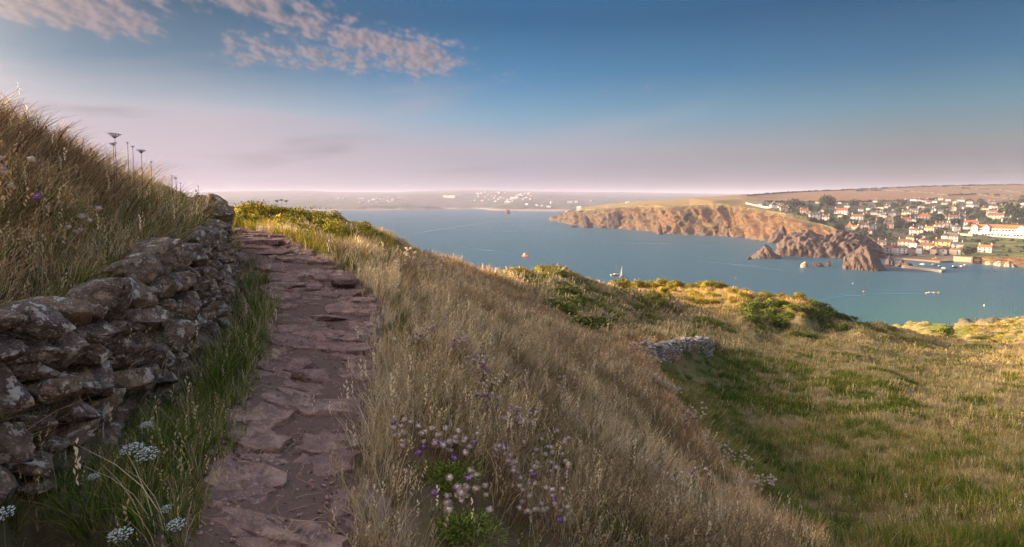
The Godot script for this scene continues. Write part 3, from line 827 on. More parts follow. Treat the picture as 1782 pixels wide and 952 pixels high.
func make_path():
	var st := start(false)
	var rows := []
	for k in range(2, PATH.size() - 1):
		var steps := int(Vector2(PATH[k][0], PATH[k][1]).distance_to(Vector2(PATH[k + 1][0], PATH[k + 1][1])) / 0.07)
		for i in steps: rows.append(k + float(i) / steps)
	var grid := []
	for t in rows:
		var x := at_share(PATH, t, 0); var z := at_share(PATH, t, 1); var w := at_share(PATH, t, 2) + 0.24
		var d := Vector2(at_share(PATH, t + 0.05, 0) - x, at_share(PATH, t + 0.05, 1) - z).normalized()
		for j in 15:
			var o := (j / 14.0 - 0.5) * w
			var p := Vector2(x - d.y * o, z + d.x * o)
			var rim := absf(j - 7.0) / 7.0
			grid.append(Vector3(p.x, near.height(p.x, p.y) + 0.012 - 0.04 * pow(rim, 6.0) + grain.get_noise_2d(p.x * 90, p.y * 90) * 0.025, p.y))
	for i in rows.size() - 1:
		for j in 14:
			var a := i * 15 + j
			quad(st, grid[a], grid[a + 1], grid[a + 16], grid[a + 15])
	var path := obj("path", finish(st), M.dirt)
	tag(path, "", "", "", "structure")
	# slabs laid in ragged slanting courses
	var kinds := []
	for k in 14: kinds.append(slab(300 + k))
	var t := 2.55
	var course := 0
	while t < PATH.size() - 1.6:
		var x := at_share(PATH, t, 0); var z := at_share(PATH, t, 1); var w := at_share(PATH, t, 2) + 0.04
		var d := Vector2(at_share(PATH, t + 0.05, 0) - x, at_share(PATH, t + 0.05, 1) - z).normalized()
		var deep := R(0.17, 0.46) * (0.85 if course % 3 == 0 else 1.0)
		var o := -w * 0.5 + R(-0.06, 0.04)
		while o < w * 0.5 - 0.05:
			var wide := minf(R(0.2, 0.8), w * 0.5 - o + 0.04)
			if w * 0.5 - o - wide < 0.14: wide = w * 0.5 - o + 0.02
			var c := o + wide * 0.5
			o += wide + R(0.0, 0.03)
			if rng.randf() < 0.13: continue
			var slant := c * 0.42 + R(-0.09, 0.09)
			var at := Vector2(x - d.y * c + d.x * slant, z + d.x * c + d.y * slant)
			var s := obj("stone", pick(kinds), pick(M.slabs), path)
			var up := near.normal(at.x, at.y, 0.12)
			var turn := atan2(-d.y, d.x) + PI / 2 - 0.30 + R(-0.36, 0.36)
			var b := Basis(Quaternion(Vector3.UP, up)) * Basis(Vector3.UP, turn + (PI if rng.randf() < 0.5 else 0.0)) * Basis(Vector3(1, 0, 0), R(-0.07, 0.07)) * Basis(Vector3(0, 0, 1), R(-0.06, 0.06))
			s.transform = Transform3D(b.scaled_local(Vector3(wide * R(0.92, 1.06), R(0.028, 0.058), deep * R(0.86, 1.08))), Vector3(at.x, near.height(at.x, at.y) + R(-0.012, 0.022), at.y))
		var seg := Vector2(PATH[int(t)][0], PATH[int(t)][1]).distance_to(Vector2(PATH[int(t) + 1][0], PATH[int(t) + 1][1]))
		t += deep * 0.86 / seg
		course += 1
	# the few blocks that stand out of the tread
	for q in [[548, 660, 6.0, 0.36, 0.10, 0.2], [600, 500, 8.6, 0.34, 0.16, 0.28], [500, 500, 8.2, 0.5, 0.07, 0.25], [560, 555, 7.1, 0.52, 0.06, 0.26], [620, 515, 8.2, 0.24, 0.1, 0.2], [450, 428, 11.0, 0.8, 0.12, 0.4], [480, 445, 10.2, 0.5, 0.1, 0.3]]:
		var p := near.seen_at(sight(q[0], q[1]), 2.0, 20.0)
		var s := obj("stone", boulder(900 + int(q[0]), 5, 7, 0.10, 0.35), pick(M.slabs), path)
		s.transform = Transform3D(Basis(Vector3.UP, R(-0.5, 0.5)).scaled_local(Vector3(q[3], q[4] * 1.3, q[5])), p + Vector3(0, q[4] * 0.22, 0))
	# loose straw and grit on the tread
	var bits := []; var tints := []
	for k in 900:
		var s := R(2.3, PATH.size() - 2.0)
		var o := R(-0.62, 0.62) * at_share(PATH, s, 2)
		if absf(o) < at_share(PATH, s, 2) * 0.25 and rng.randf() < 0.5: continue
		var p := Vector3(at_share(PATH, s, 0) + o, 0, at_share(PATH, s, 1))
		p.y = near.height(p.x, p.z) + R(0.02, 0.05)
		bits.append(Transform3D(Basis(Vector3.UP, R(0, TAU)) * Basis(Vector3(0, 0, 1), R(-0.15, 0.15)) * Basis.from_scale(Vector3(R(0.04, 0.2), 1, 1)), p))
		tints.append(Color(0.5, 0.38, 0.22) * R(0.6, 1.1))
	var straw := start()
	for k in 4:
		var a := k / 4.0; var b := (k + 1) / 4.0
		quad(straw, Vector3(a - 0.5, sin(a * 3) * 0.012, a * a * 0.1), Vector3(b - 0.5, sin(b * 3) * 0.012, b * b * 0.1), Vector3(b - 0.5, sin(b * 3) * 0.012, b * b * 0.1 + 0.004), Vector3(a - 0.5, sin(a * 3) * 0.012, a * a * 0.1 + 0.004))
	scatter("loose_straw", finish(straw), M.grass, bits, tints)
	bits = []; tints = []
	for k in 4500:
		var s := R(2.3, PATH.size() - 2.0)
		var o := R(-0.6, 0.6) * at_share(PATH, s, 2)
		var p := Vector3(at_share(PATH, s, 0) + o, 0, at_share(PATH, s, 1))
		p.y = near.height(p.x, p.z) + 0.016
		bits.append(Transform3D(Basis(Vector3(R(-1, 1), R(-1, 1), R(-1, 1)).normalized(), R(0, 3)) * Basis.from_scale(Vector3(1, 0.6, 0.8) * R(0.004, 0.03) * R(0.5, 1.0)), p))
		tints.append(Color(1, 0.9, 0.85) * R(0.5, 1.5))
	scatter("grit", boulder(77, 2, 5, 0.1), M.slab_grit, bits, tints)

func scatter(called: String, mesh: Mesh, m: Material, places: Array, tints: Array) -> MultiMeshInstance3D:
	var mm := MultiMesh.new()
	mm.transform_format = MultiMesh.TRANSFORM_3D
	mm.use_colors = true
	mm.mesh = mesh
	mm.instance_count = places.size()
	for k in places.size():
		mm.set_instance_transform(k, places[k])
		mm.set_instance_color(k, tints[k])
	var o := MultiMeshInstance3D.new()
	o.name = numbered(called, self)
	o.multimesh = mm
	o.material_override = m
	add_child(o, true)
	o.set_meta("kind", "stuff")
	return o

func lay_wall(root: Node3D, line: Array, from: float, to: float, width: Vector2, kinds: Array, mats: Array, deep: float):
	# stones are dropped one by one on the lowest place of the growing wall; line: [x, z, foot, top], relative to the root
	var marks := [0.0]
	for k in line.size() - 1: marks.append(marks[-1] + Vector2(line[k][0], line[k][1]).distance_to(Vector2(line[k + 1][0], line[k + 1][1])))
	var step := 0.03
	var n := int((to - from) / step)
	var level := PackedFloat32Array(); level.resize(n); level.fill(-0.06)
	var at := func(s: float) -> Array:
		for k in range(1, marks.size()):
			if s <= marks[k] or k == marks.size() - 1:
				var u: float = clampf((s - marks[k - 1]) / (marks[k] - marks[k - 1]), 0, 1)
				return [lerpf(line[k - 1][0], line[k][0], u), lerpf(line[k - 1][1], line[k][1], u), lerpf(line[k - 1][2], line[k][2], u), lerpf(line[k - 1][3], line[k][3], u), Vector2(line[k][0] - line[k - 1][0], line[k][1] - line[k - 1][1]).normalized()]
		return []
	for tries in 1500:
		var low := -1
		var best := 1e9
		for k in n:
			var q: Array = at.call(from + k * step)
			var gap: float = level[k] - (q[3] - q[2] - 0.10)
			if gap < 0 and level[k] + gap * 0.0 < best: best = level[k]; low = k
		if low < 0: break
		var a := low; var b := low
		while a > 0 and level[a - 1] < best + 0.07: a -= 1
		while b < n - 1 and level[b + 1] < best + 0.07: b += 1
		var room := (b - a + 1) * step
		var w := minf(R(width.x, width.y) * (1.12 if best < 0.3 else 1.0), maxf(room, 0.1))
		if room - w < width.x * 0.6: w = room
		w = minf(w, width.y * 1.25)
		var i0 := a if rng.randf() < 0.5 or room - w < 0.05 else b - int(w / step)
		i0 = clampi(i0, 0, n - 1)
		var i1 := clampi(i0 + int(w / step), i0, n - 1)
		var base := 0.0
		for k in range(i0, i1 + 1): base += level[k]
		base /= (i1 - i0 + 1)
		var h := clampf(w * R(0.5, 1.05), width.x * 0.6, width.y * 0.85)
		var q: Array = at.call(from + (i0 + i1) * 0.5 * step)
		for k in range(i0, i1 + 1): level[k] = base + h * (0.97 - 0.12 * pow(absf(k - (i0 + i1) * 0.5) / maxf(1.0, (i1 - i0) * 0.5), 2.0))
		var along_ := Vector3(q[4].x, 0, q[4].y)
		var out := Vector3(-q[4].y, 0, q[4].x)
		var c := Vector3(q[0], q[2] + base + h * 0.5, q[1]) + out * (R(-0.025, 0.03) - (base + h * 0.5) * 0.06)
		var basis := Basis(along_, Vector3.UP, along_.cross(Vector3.UP)) * Basis(Vector3(0, 0, 1), R(-0.14, 0.14)) * Basis(Vector3.UP, R(-0.14, 0.14)) * Basis(Vector3(1, 0, 0), R(-0.1, 0.1))
		var o := obj("stone", pick(kinds), pick(mats), root)
		var flip := Basis(Vector3(0, 0, 1), PI) if rng.randf() < 0.5 else Basis()
		o.transform = Transform3D((basis * flip).scaled_local(Vector3(w * 1.10, h * 1.13, deep * R(0.8, 1.25))), c)

func make_walls():
	var kinds := []
	for k in 16: kinds.append(boulder(40 + k, 8, 10 + k % 6, 0.07, 0.14 + 0.03 * (k % 8)))
	var w := thing("dry_stone_wall", "lichened dry stone wall of rough grey stones holding the grassy bank beside the path", "stone wall", Vector3(0, EYE, 0))
	lay_wall(w, WALL, 2.2, 14.0, Vector2(0.13, 0.34), kinds, M.wall, 0.36)
	var st := start()      # hearting: the dark earth packed behind the face stones
	for k in WALL.size() - 1:
		var a: Array = WALL[k]; var b: Array = WALL[k + 1]
		var d := Vector2(b[0] - a[0], b[1] - a[1]).normalized()
		var o := Vector3(d.y, 0, -d.x)
		quad(st, Vector3(a[0], a[2] - 0.2, a[1]) + o * 0.09, Vector3(b[0], b[2] - 0.2, b[1]) + o * 0.09, Vector3(b[0], b[3] - 0.1, b[1]) + o * 0.24, Vector3(a[0], a[3] - 0.1, a[1]) + o * 0.24)
		quad(st, Vector3(a[0], a[3] - 0.1, a[1]) + o * 0.24, Vector3(b[0], b[3] - 0.1, b[1]) + o * 0.24, Vector3(b[0], b[3] - 0.2, b[1]) + o * 0.34, Vector3(a[0], a[3] - 0.2, a[1]) + o * 0.34)
	obj("earth_core", finish(st), M.dirt, w)
	# the pale retaining wall at the foot of the far end of the bank
	var line := []
	for q in [[1118, 642, 600, 28.2], [1150, 638, 597, 31.0], [1180, 626, 593, 35.0], [1210, 616, 590, 39.0], [1237, 610, 588, 42.5]]:
		var f := survey(q[0], q[1], q[3]) - Vector3(0, EYE, 0); var t := survey(q[0], q[2], q[3]) - Vector3(0, EYE, 0)
		line.append([f.x, f.z, f.y - 0.35, t.y])
	var v := thing("field_wall", "pale lichened stone retaining wall between the brown bank and the green field", "stone wall", Vector3(0, EYE, 0))
	lay_wall(v, line, 0.0, 15.0, Vector2(0.13, 0.32), kinds, M.pale_wall, 0.4)

# ---------------------------------------------------------------- vegetation
func tuft(seed_: int, blades: int, h: float, spread: float, width: float, lean: float, colors: Array, heads := 0.0) -> ArrayMesh:
	var g := RandomNumberGenerator.new(); g.seed = seed_
	var v := PackedVector3Array(); var n := PackedVector3Array(); var c := PackedColorArray(); var idx := PackedInt32Array()
	for b in blades:
		var a := g.randf() * TAU
		var base := Vector3(cos(a), 0, sin(a)) * spread * sqrt(g.randf())
		var a2 := a + g.randf_range(-0.9, 0.9)
		var out := (Vector3(cos(a2), 0, sin(a2)) * g.randf_range(0.1, 1.0) + Vector3(0.22, 0, -0.06)) * lean
		var tall := h * g.randf_range(0.5, 1.1)
		var face := g.randf() * TAU
		var side := Vector3(cos(face), 0, sin(face))
		var col: Color = colors[g.randi() % colors.size()] * g.randf_range(0.5, 1.35)
		var droop := g.randf_range(0.0, 0.35)
		var first := v.size()
		var segs := 4
		for k in segs + 1:
			var t := float(k) / segs
			var p := base + Vector3(0, tall * (t - droop * t * t * t), 0) + out * tall * t * t
			var tang := (Vector3(0, 1.0 - 3 * droop * t * t, 0) + out * 2 * t).normalized()
			var nn := tang.cross(side).normalized()
			var w := width * (1.0 - t * 0.85) * g.randf_range(0.8, 1.1)
			v.append(p - side * w * 0.5 - Vector3(0, 0.03, 0)); v.append(p + side * w * 0.5 - Vector3(0, 0.03, 0))
			n.append(nn); n.append(nn); c.append(col); c.append(col)
			if k < segs:
				var i := first + k * 2
				idx.append_array([i, i + 1, i + 2, i + 1, i + 3, i + 2])
		if g.randf() < heads:      # a seed head: a few short spikelets near the tip
			var tip := v[v.size() - 1]
			for k in 5:
				var q := tip + Vector3(g.randf_range(-1, 1) * width * 1.5, -k * width * 3.5, g.randf_range(-1, 1) * width * 1.5)
				var d := Vector3(g.randf_range(-1, 1), 1.5, g.randf_range(-1, 1)).normalized() * width * 4.5
				var i := v.size()
				v.append_array([q, q + d * 0.5 + side * width * 1.1, q + d, q + d * 0.5 - side * width * 1.1])
				for j in 4: n.append(d.cross(side).normalized()); c.append(col * 1.05)
				idx.append_array([i, i + 1, i + 2, i, i + 2, i + 3])
	return arrays_mesh(v, n, c, idx)

func arrays_mesh(v, n, c, idx) -> ArrayMesh:
	var arrays := []
	arrays.resize(Mesh.ARRAY_MAX)
	arrays[Mesh.ARRAY_VERTEX] = v; arrays[Mesh.ARRAY_NORMAL] = n; arrays[Mesh.ARRAY_COLOR] = c; arrays[Mesh.ARRAY_INDEX] = idx
	var m := ArrayMesh.new()
	m.add_surface_from_arrays(Mesh.PRIMITIVE_TRIANGLES, arrays)
	return m

func foliage(seed_: int, leaves: int, lumps: int, leaf: Vector2, colors: Array, flat := 0.75, low := 0.0) -> ArrayMesh:
	# a mass of small leaves about one unit wide standing on the ground: clumps with gaps between them
	var g := RandomNumberGenerator.new(); g.seed = seed_
	var v := PackedVector3Array(); var n := PackedVector3Array(); var c := PackedColorArray(); var idx := PackedInt32Array()
	var balls := []
	for k in lumps:
		var a := g.randf() * TAU; var e := asin(g.randf_range(low, 1.0))
		var d := Vector3(cos(a) * cos(e), sin(e) * flat, sin(a) * cos(e)) * g.randf_range(0.12, 0.36)
		balls.append([d + Vector3(0, 0.12, 0), g.randf_range(0.10, 0.22), g.randi() % colors.size(), g.randf_range(0.8, 1.2)])
	for k in leaves:
		var b: Array = balls[g.randi() % balls.size()]
		var d := Vector3(g.randfn(), g.randfn() + 0.25, g.randfn()).normalized()
		var p: Vector3 = b[0] + d * b[1] * pow(g.randf(), 0.35)
		if p.y < 0: p.y = absf(p.y) * 0.3
		var col: Color = (colors[b[2]] as Color).lerp(colors[g.randi() % colors.size()], 0.35) * b[3] * g.randf_range(0.75, 1.25)
		var up := (d + Vector3(g.randf_range(-1, 1), g.randf_range(-0.4, 1.2), g.randf_range(-1, 1)) * 0.8).normalized()
		var side := up.cross(Vector3(g.randf_range(-1, 1), g.randf_range(-1, 1), g.randf_range(-1, 1))).normalized()
		var nn := (up.cross(side) * 0.6 + d).normalized()
		var i := v.size()
		v.append_array([p, p + up * leaf.y * 0.5 + side * leaf.x * 0.5, p + up * leaf.y, p + up * leaf.y * 0.5 - side * leaf.x * 0.5])
		for j in 4: n.append(nn); c.append(col)
		idx.append_array([i, i + 1, i + 2, i, i + 2, i + 3])
	return arrays_mesh(v, n, c, idx)

const STRAW := Color(0.64, 0.49, 0.25)
const PALE := Color(0.78, 0.65, 0.42)
const TAN := Color(0.43, 0.305, 0.165)
const BROWN := Color(0.22, 0.145, 0.08)
const GREEN := Color(0.15, 0.20, 0.035)
const DEEP := Color(0.065, 0.115, 0.022)
const LIME := Color(0.25, 0.27, 0.045)

var beds := []      # [x, z, radius] of flower clumps, where the grass stays short

func make_grass():
	var dry := []; var green := []; var dead := []
	# [blades, spread, blade width] for five distances
	var sizes := [[13, 0.05, 0.0062], [16, 0.09, 0.0095], [20, 0.17, 0.015], [24, 0.32, 0.028], [28, 0.65, 0.05]]
	for k in 5:
		var s: Array = sizes[k]
		dry.append([tuft(100 + k, s[0], 1.0, s[1] / 0.38, s[2] / 0.38, 0.42, [STRAW, STRAW, PALE, TAN], 0.22), tuft(110 + k, s[0], 1.0, s[1] / 0.38, s[2] / 0.38, 0.75, [STRAW, TAN, TAN, PALE], 0.1)])
		dead.append([tuft(120 + k, s[0], 1.0, s[1] / 0.30, s[2] / 0.34, 0.8, [TAN, BROWN, TAN, STRAW], 0.1)])
		green.append([tuft(130 + k, s[0] + 4, 1.0, s[1] / 0.34, s[2] * 1.25 / 0.34, 0.6, [GREEN, GREEN, DEEP, LIME]), tuft(140 + k, s[0] + 4, 1.0, s[1] / 0.34, s[2] * 1.2 / 0.34, 0.9, [GREEN, DEEP, LIME, TAN])])
	# bold pale stalks that stand out of the mat singly
	var stalks := [tuft(160, 3, 1.0, 0.12, 0.017, 0.45, [PALE, PALE, STRAW], 0.35), tuft(161, 4, 1.0, 0.2, 0.016, 0.8, [PALE, STRAW, PALE], 0.35), tuft(162, 5, 1.0, 0.5, 0.022, 0.5, [PALE, STRAW], 0.3)]
	var stalk_piles := [[[], []], [[], []], [[], []]]
	for k in 16000:
		var r := sqrt(R(3.0, 400.0))
		if k % 2: r = R(1.8, 9.0)
		var a := deg_to_rad(R(-46, 46))
		var x := sin(a) * r; var z := -cos(a) * r
		var zo := zone(x, z)
		if zo != "slope" and zo != "bank" and not (zo == "verge" and rng.randf() < 0.18): continue
		if patch(x, z, 50.0, 13.0) + R(-0.2, 0.2) < 0.5: continue
		var d := off_path(x, z)
		if d < 0.06: continue
		var h := R(0.26, 0.5) * (1.0 if zo != "bank" else 0.9)
		var short := 1.0
		for q in beds:
			if absf(x - q[0]) < q[2] and absf(z - q[1]) < q[2]: short = 0.0
		if short == 0.0 or (zo == "bank" and along(WALL, x, z)[0] < 0.3): continue
		var to: Array = stalk_piles[2 if r > 10.0 else rng.randi() % 2]
		to[0].append(Transform3D(Basis(Vector3.UP, R(0, TAU)).scaled(Vector3.ONE * h), Vector3(x, near.height(x, z), z)))
		to[1].append(Color(1, 1, 1) * R(0.7, 1.15))
	for k in 3: scatter("straw_stalks", stalks[k], M.grass, stalk_piles[k][0], stalk_piles[k][1])
	var bands := [[1.7, 6.5, 190.0], [6.5, 14.0, 85.0], [14.0, 30.0, 26.0], [30.0, 62.0, 8.5], [62.0, 175.0, 2.3]]
	for band in 5:
		var b: Array = bands[band]
		var piles := {}
		var want := int(0.5 * deg_to_rad(98.0) * (b[1] * b[1] - b[0] * b[0]) * b[2])
		for k in want:
			var a := deg_to_rad(R(-49, 49)); var r := sqrt(R(b[0] * b[0], b[1] * b[1]))
			var x := sin(a) * r; var z := -cos(a) * r
			var zo := zone(x, z)
			if zo == "path": continue
			var y := near.height(x, z)
			if y < 2.0: continue
			var up := near.normal(x, z, 0.2 + r * 0.01)
			var n := patch(x, z, 55.0, 13.0); var m := patch(x, z, 14.0, 31.0)
			var type := "dry"; var h := 0.36; var tint := Color(1, 1, 1)
			match zo:
				"slope":
					var d := off_path(x, z) if r < 24 else 9.0
					var low: float = along(EDGE, x, z)[0]
					h = lerpf(0.15, 0.34, smoothstep(0.0, 0.5, d)) * (0.8 + 0.5 * n)
					var g := rng.randf()
					if n < 0.24 or g < 0.10: type = "green"; h *= 0.75; tint = Color(1.1, 0.95, 0.8)
					elif m < 0.38 or g < 0.2: type = "dead"; h *= 0.9
					if d < 0.05 and rng.randf() < 0.6: continue
					var fade := smoothstep(5.0, 16.0, r)
					tint = tint.lerp(Color(1.0, 0.93, 0.90), fade)
					if low < 1.3 and r > 7: tint = Color(1.12, 0.98, 0.90); h *= 0.9
				"verge":
					type = "green" if rng.randf() < 0.74 else "dry"
					h = 0.28 + 0.2 * n
					if x < -1.9: h *= lerpf(0.38, 1.0, smoothstep(0.15, 0.6, along(WALL, x, z)[0]))
					var d := off_path(x, z)
					if d < 0.03 and rng.randf() < 0.6: continue
					h *= 0.5 + 0.5 * smoothstep(0.0, 0.3, d)
					if type == "green": tint = Color(0.9, 1.0, 0.8).lerp(Color(1.3, 1.25, 1.0), smoothstep(0.45, 0.7, m) * rng.randf())
				"bank":
					var w: float = along(WALL, x, z)[0]
					type = "dry" if m > 0.40 and rng.randf() < 0.75 else "dead"
					if w < 0.9 and rng.randf() < 0.55 * (1.0 - w) + 0.1: type = "green"
					if w < 0.2 and rng.randf() < 0.7: continue
					h = 0.28 + 0.2 * n
					if w < 0.8: h *= 0.8
					tint = Color(1.12, 1.05, 0.97).lerp(Color(0.74, 0.66, 0.6), smoothstep(1.0, 2.0, w))
				"crest":
					type = "dry" if m > 0.62 else "green"
					h = 0.15 + 0.10 * n
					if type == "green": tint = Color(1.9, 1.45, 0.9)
				"field":
					var g := field_green(x, z)
					type = "green" if rng.randf() < g * 0.92 + 0.03 else ("dry" if rng.randf() < 0.62 else "dead")
					h = 0.16 + 0.14 * n + 0.10 * g
					if z < -26 and x < 15 and along(EDGE, x, z)[0] < 1.6: h *= 0.65
					if type == "green": tint = Color(1.1, 1.0, 0.85).lerp(Color(0.72, 0.80, 0.55), smoothstep(0.45, 0.7, m))
					else: tint = Color(0.76, 0.78, 0.64)
				"knoll":
					type = "dead" if rng.randf() < 0.55 else "dry"
					if patch(x, z, 14.0, 5) > 0.44 and rng.randf() < 0.75: type = "green"
					h = 0.30 + 0.2 * n
				"ridge":
					type = "green" if rng.randf() < 0.4 else "dry"
					h = 0.22 + 0.15 * n
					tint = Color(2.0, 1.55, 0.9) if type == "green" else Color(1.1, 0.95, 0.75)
				_:
					type = "green" if patch(x, z, 10.0, 25) > 0.5 else "dry"
					h = 0.25
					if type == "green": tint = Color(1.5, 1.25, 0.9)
			for q in beds:
				if absf(x - q[0]) < q[2] and absf(z - q[1]) < q[2]: h *= q[3]
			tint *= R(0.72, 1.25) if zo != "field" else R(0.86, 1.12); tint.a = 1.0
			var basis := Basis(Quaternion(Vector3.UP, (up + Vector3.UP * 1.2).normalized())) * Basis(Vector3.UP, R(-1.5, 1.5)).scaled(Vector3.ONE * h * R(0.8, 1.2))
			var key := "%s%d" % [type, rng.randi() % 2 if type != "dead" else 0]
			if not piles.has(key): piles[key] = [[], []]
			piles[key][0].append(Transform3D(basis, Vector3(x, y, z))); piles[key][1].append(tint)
		for key in piles:
			var list: Array = {"dry": dry, "green": green, "dead": dead}[key.left(-1)][band]
			scatter({"dry": "dry_grass", "green": "green_grass", "dead": "withered_grass"}[key.left(-1)], list[int(key.right(1))], M.grass, piles[key][0], piles[key][1])

var bushes := []

func number_bushes():      # neighbours of one kind are told apart by their place in the row
	var groups := {}
	for b in bushes:
		var g: String = b[0].get_meta("group")
		if not groups.has(g): groups[g] = []
		groups[g].append(b)
	for g in groups:
		groups[g].sort_custom(func(a, b): return a[1] < b[1])
		for k in groups[g].size():
			var o: Node3D = groups[g][k][0]
			o.set_meta("label", "%s, %s from the left" % [o.get_meta("label"), ordinal(k + 1)])

func plant_row(proto: Node3D, called: String, spots: Array, label: Callable, group: String, sizes: Vector2, squash := 0.8):
	spots.sort_custom(func(a, b): return a[0] < b[0])
	for k in spots.size():
		var q: Array = spots[k]
		var p := near.seen_at(sight(q[0], q[1]), 1.0, 170.0, true)
		if p == Vector3.INF: continue
		var s: float = R(sizes.x, sizes.y) * (q[2] if q.size() > 2 else 1.0)
		var o := dup(proto, called, p - Vector3(0, 0.04 * s, 0), R(0, TAU), Vector3(s, s * squash * R(0.85, 1.2), s), label.call(k, q), group)
		if group: bushes.append([o, q[0]])
		o.set_meta("category", proto.get_meta("category"))

func bush_kind(called: String, category: String, mesh: Mesh, m: Material) -> Node3D:
	var t := Node3D.new()
	t.set_meta("category", category)
	var c := MeshInstance3D.new(); c.name = "foliage"; c.mesh = mesh; c.material_override = m
	t.add_child(c)
	var st := start()
	for k in 3: tube(st, [Vector3(0, -0.1, 0), Vector3(sin(k * 2.1) * 0.1, 0.2, cos(k * 2.1) * 0.1), Vector3(sin(k * 2.1) * 0.25, 0.36, cos(k * 2.1) * 0.25)], [0.03, 0.02, 0.008], 4)
	var w := MeshInstance3D.new(); w.name = "stem"; w.mesh = finish(st); w.material_override = M.wood
	t.add_child(w)
	return t

func make_scrub():
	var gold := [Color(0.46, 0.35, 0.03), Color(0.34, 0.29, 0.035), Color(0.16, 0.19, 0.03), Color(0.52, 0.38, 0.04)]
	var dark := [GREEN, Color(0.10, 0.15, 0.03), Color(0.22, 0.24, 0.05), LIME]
	var gorse := []; var brush := []
	for k in 4:
		gorse.append(bush_kind("gorse_bush", "gorse bush", foliage(500 + k, 1500, 22, Vector2(0.022, 0.075), gold, 0.8), M.leaf))
		brush.append(bush_kind("shrub", "shrub", foliage(520 + k, 1300, 18, Vector2(0.035, 0.075), dark, 0.8), M.leaf))
	# sunlit scrub on the seaward knoll where the path turns
	var spots := []
	for k in 34:
		var x := R(392, 600); spots.append([x, lerpf(357, 381, pow(rng.randf(), 0.8)) + maxf(0, x - 510) * 0.17])
	for k in 4: plant_row(gorse[k], "gorse_bush", spots.slice(k * 8, k * 8 + 8), func(_i, _q): return "golden gorse bush on the sunlit knoll behind the path", "gorse on the sunlit knoll behind the path", Vector2(0.8, 1.4), 0.6)
	# the humped knoll in the middle distance
	spots = []
	for k in 18: spots.append([R(880, 1000), R(468, 480) + k * 0.1, R(0.8, 1.3)])
	for k in 30:
		var y := R(485, 575); spots.append([R(895, 985) + (y - 485) * 1.1, y, R(0.7, 1.3)])
	for k in 12:
		var x := R(1060, 1280); spots.append([x, lerpf(500, 575, (x - 1060) / 220.0) + R(-2, 14), 1.0])
	for k in 4: plant_row(gorse[k] if k == 0 else brush[k], "gorse_bush" if k == 0 else "shrub", spots.slice(k * 16 if k else 0, k * 16 + 16), func(i, _q): return "gorse bush on the humped knoll beyond the slope" if k == 0 else "dark shrub on the flank of the humped knoll", "gorse on the humped knoll" if k == 0 else "shrubs on the flank of the humped knoll", Vector2(1.3, 2.3), 0.5)
	# the sunlit ridge above the water
	spots = []
	for k in 34:
		var x := R(1078, 1268); spots.append([x, 489 + R(0, 8) + absf(x - 1170) * 0.03, 1.2])
	for k in 22: spots.append([R(1120, 1330), R(508, 535), 0.9])
	for k in 8: spots.append([R(1330, 1400), R(508, 514), 0.9])
	for k in 4: plant_row(gorse[k], "gorse_bush", spots.slice(k * 16, k * 16 + 16), func(_i, _q): return "yellow gorse bush on the ridge above the water", "gorse along the sunlit ridge", Vector2(1.6, 2.9), 0.72)
	# shaded thicket on its landward end
	spots = []
	for k in 30:
		var x := R(1300, 1480); spots.append([x, R(525, 575), 1.2])
	for k in 12: spots.append([R(1400, 1475), lerpf(516, 556, k / 12.0), 0.8])
	for k in 4: plant_row(brush[k], "shrub", spots.slice(k * 11, k * 11 + 11), func(_i, _q): return "dark shrub in the thicket ending the ridge", "shrubs in the thicket at the end of the ridge", Vector2(1.8, 3.0), 0.65)
	# low bramble strips along the far side of the field
	spots = []
	for q in [[1485, 562, 1560, 575], [1500, 566, 1620, 606], [1545, 585, 1612, 608], [1660, 606, 1740, 604], [1690, 588, 1782, 578], [1350, 575, 1450, 590]]:
		for k in 9:
			var u := R(0, 1); spots.append([lerpf(q[0], q[2], u), lerpf(q[1], q[3], u) + R(-2, 2), R(0.6, 1.2)])
	for k in 4: plant_row(brush[k], "shrub", spots.slice(k * 14, k * 14 + 14), func(_i, _q): return "low bramble patch at the field's far edge", "bramble patches at the far edge of the field", Vector2(1.5, 2.6), 0.35)
	plant_row(brush[1], "shrub", [[1648, 584]], func(_i, _q): return "single round dark bush on the skyline left of the sunlit corner hill", "", Vector2(3.2, 3.2), 0.9)
	spots = []
	for k in 12: spots.append([R(1690, 1780), R(556, 572), 1.0])
	plant_row(gorse[2], "gorse_bush", spots, func(_i, _q): return "yellow gorse bush on the hill at the right edge", "gorse on the sunlit hill at the right edge", Vector2(1.2, 2.2), 0.5)
	number_bushes()
	var piles := [[[], []], [[], []]]
	for k in 900:
		var a := deg_to_rad(R(-30, -13)); var r := R(13.0, 25.0)
		var x := sin(a) * r; var z := -cos(a) * r
		if off_path(x, z) < 0.5 or x > -3.9 + (r - 13.0) * 0.02 or patch(x, z, 70.0, 3.0) < 0.30: continue
		var s := R(0.4, 0.8)
		piles[0][0].append(Transform3D(Basis(Vector3.UP, R(0, TAU)).scaled(Vector3(s, s * R(0.5, 0.85), s)), Vector3(x, near.height(x, z) - 0.03, z)))
		piles[0][1].append(Color(1, 1, 1) * R(0.75, 1.3))
	for k in 7500:
		var a := deg_to_rad(R(-3, 42)); var r := sqrt(R(36 * 36, 150 * 150))
		var x := sin(a) * r; var z := -cos(a) * r
		var zo := zone(x, z)
		if zo != "knoll" and zo != "ridge" and zo != "corner": continue
		var n := patch(x, z, 14.0, 5)
		if n < (0.44 if zo == "knoll" else 0.38) + R(-0.06, 0.06): continue
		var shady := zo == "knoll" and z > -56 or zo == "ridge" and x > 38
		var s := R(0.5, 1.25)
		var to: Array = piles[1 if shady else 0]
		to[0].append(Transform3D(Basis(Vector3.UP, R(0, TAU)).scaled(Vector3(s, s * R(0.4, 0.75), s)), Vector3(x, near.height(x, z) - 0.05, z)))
		to[1].append(Color(1, 1, 1) * R(0.7, 1.35))
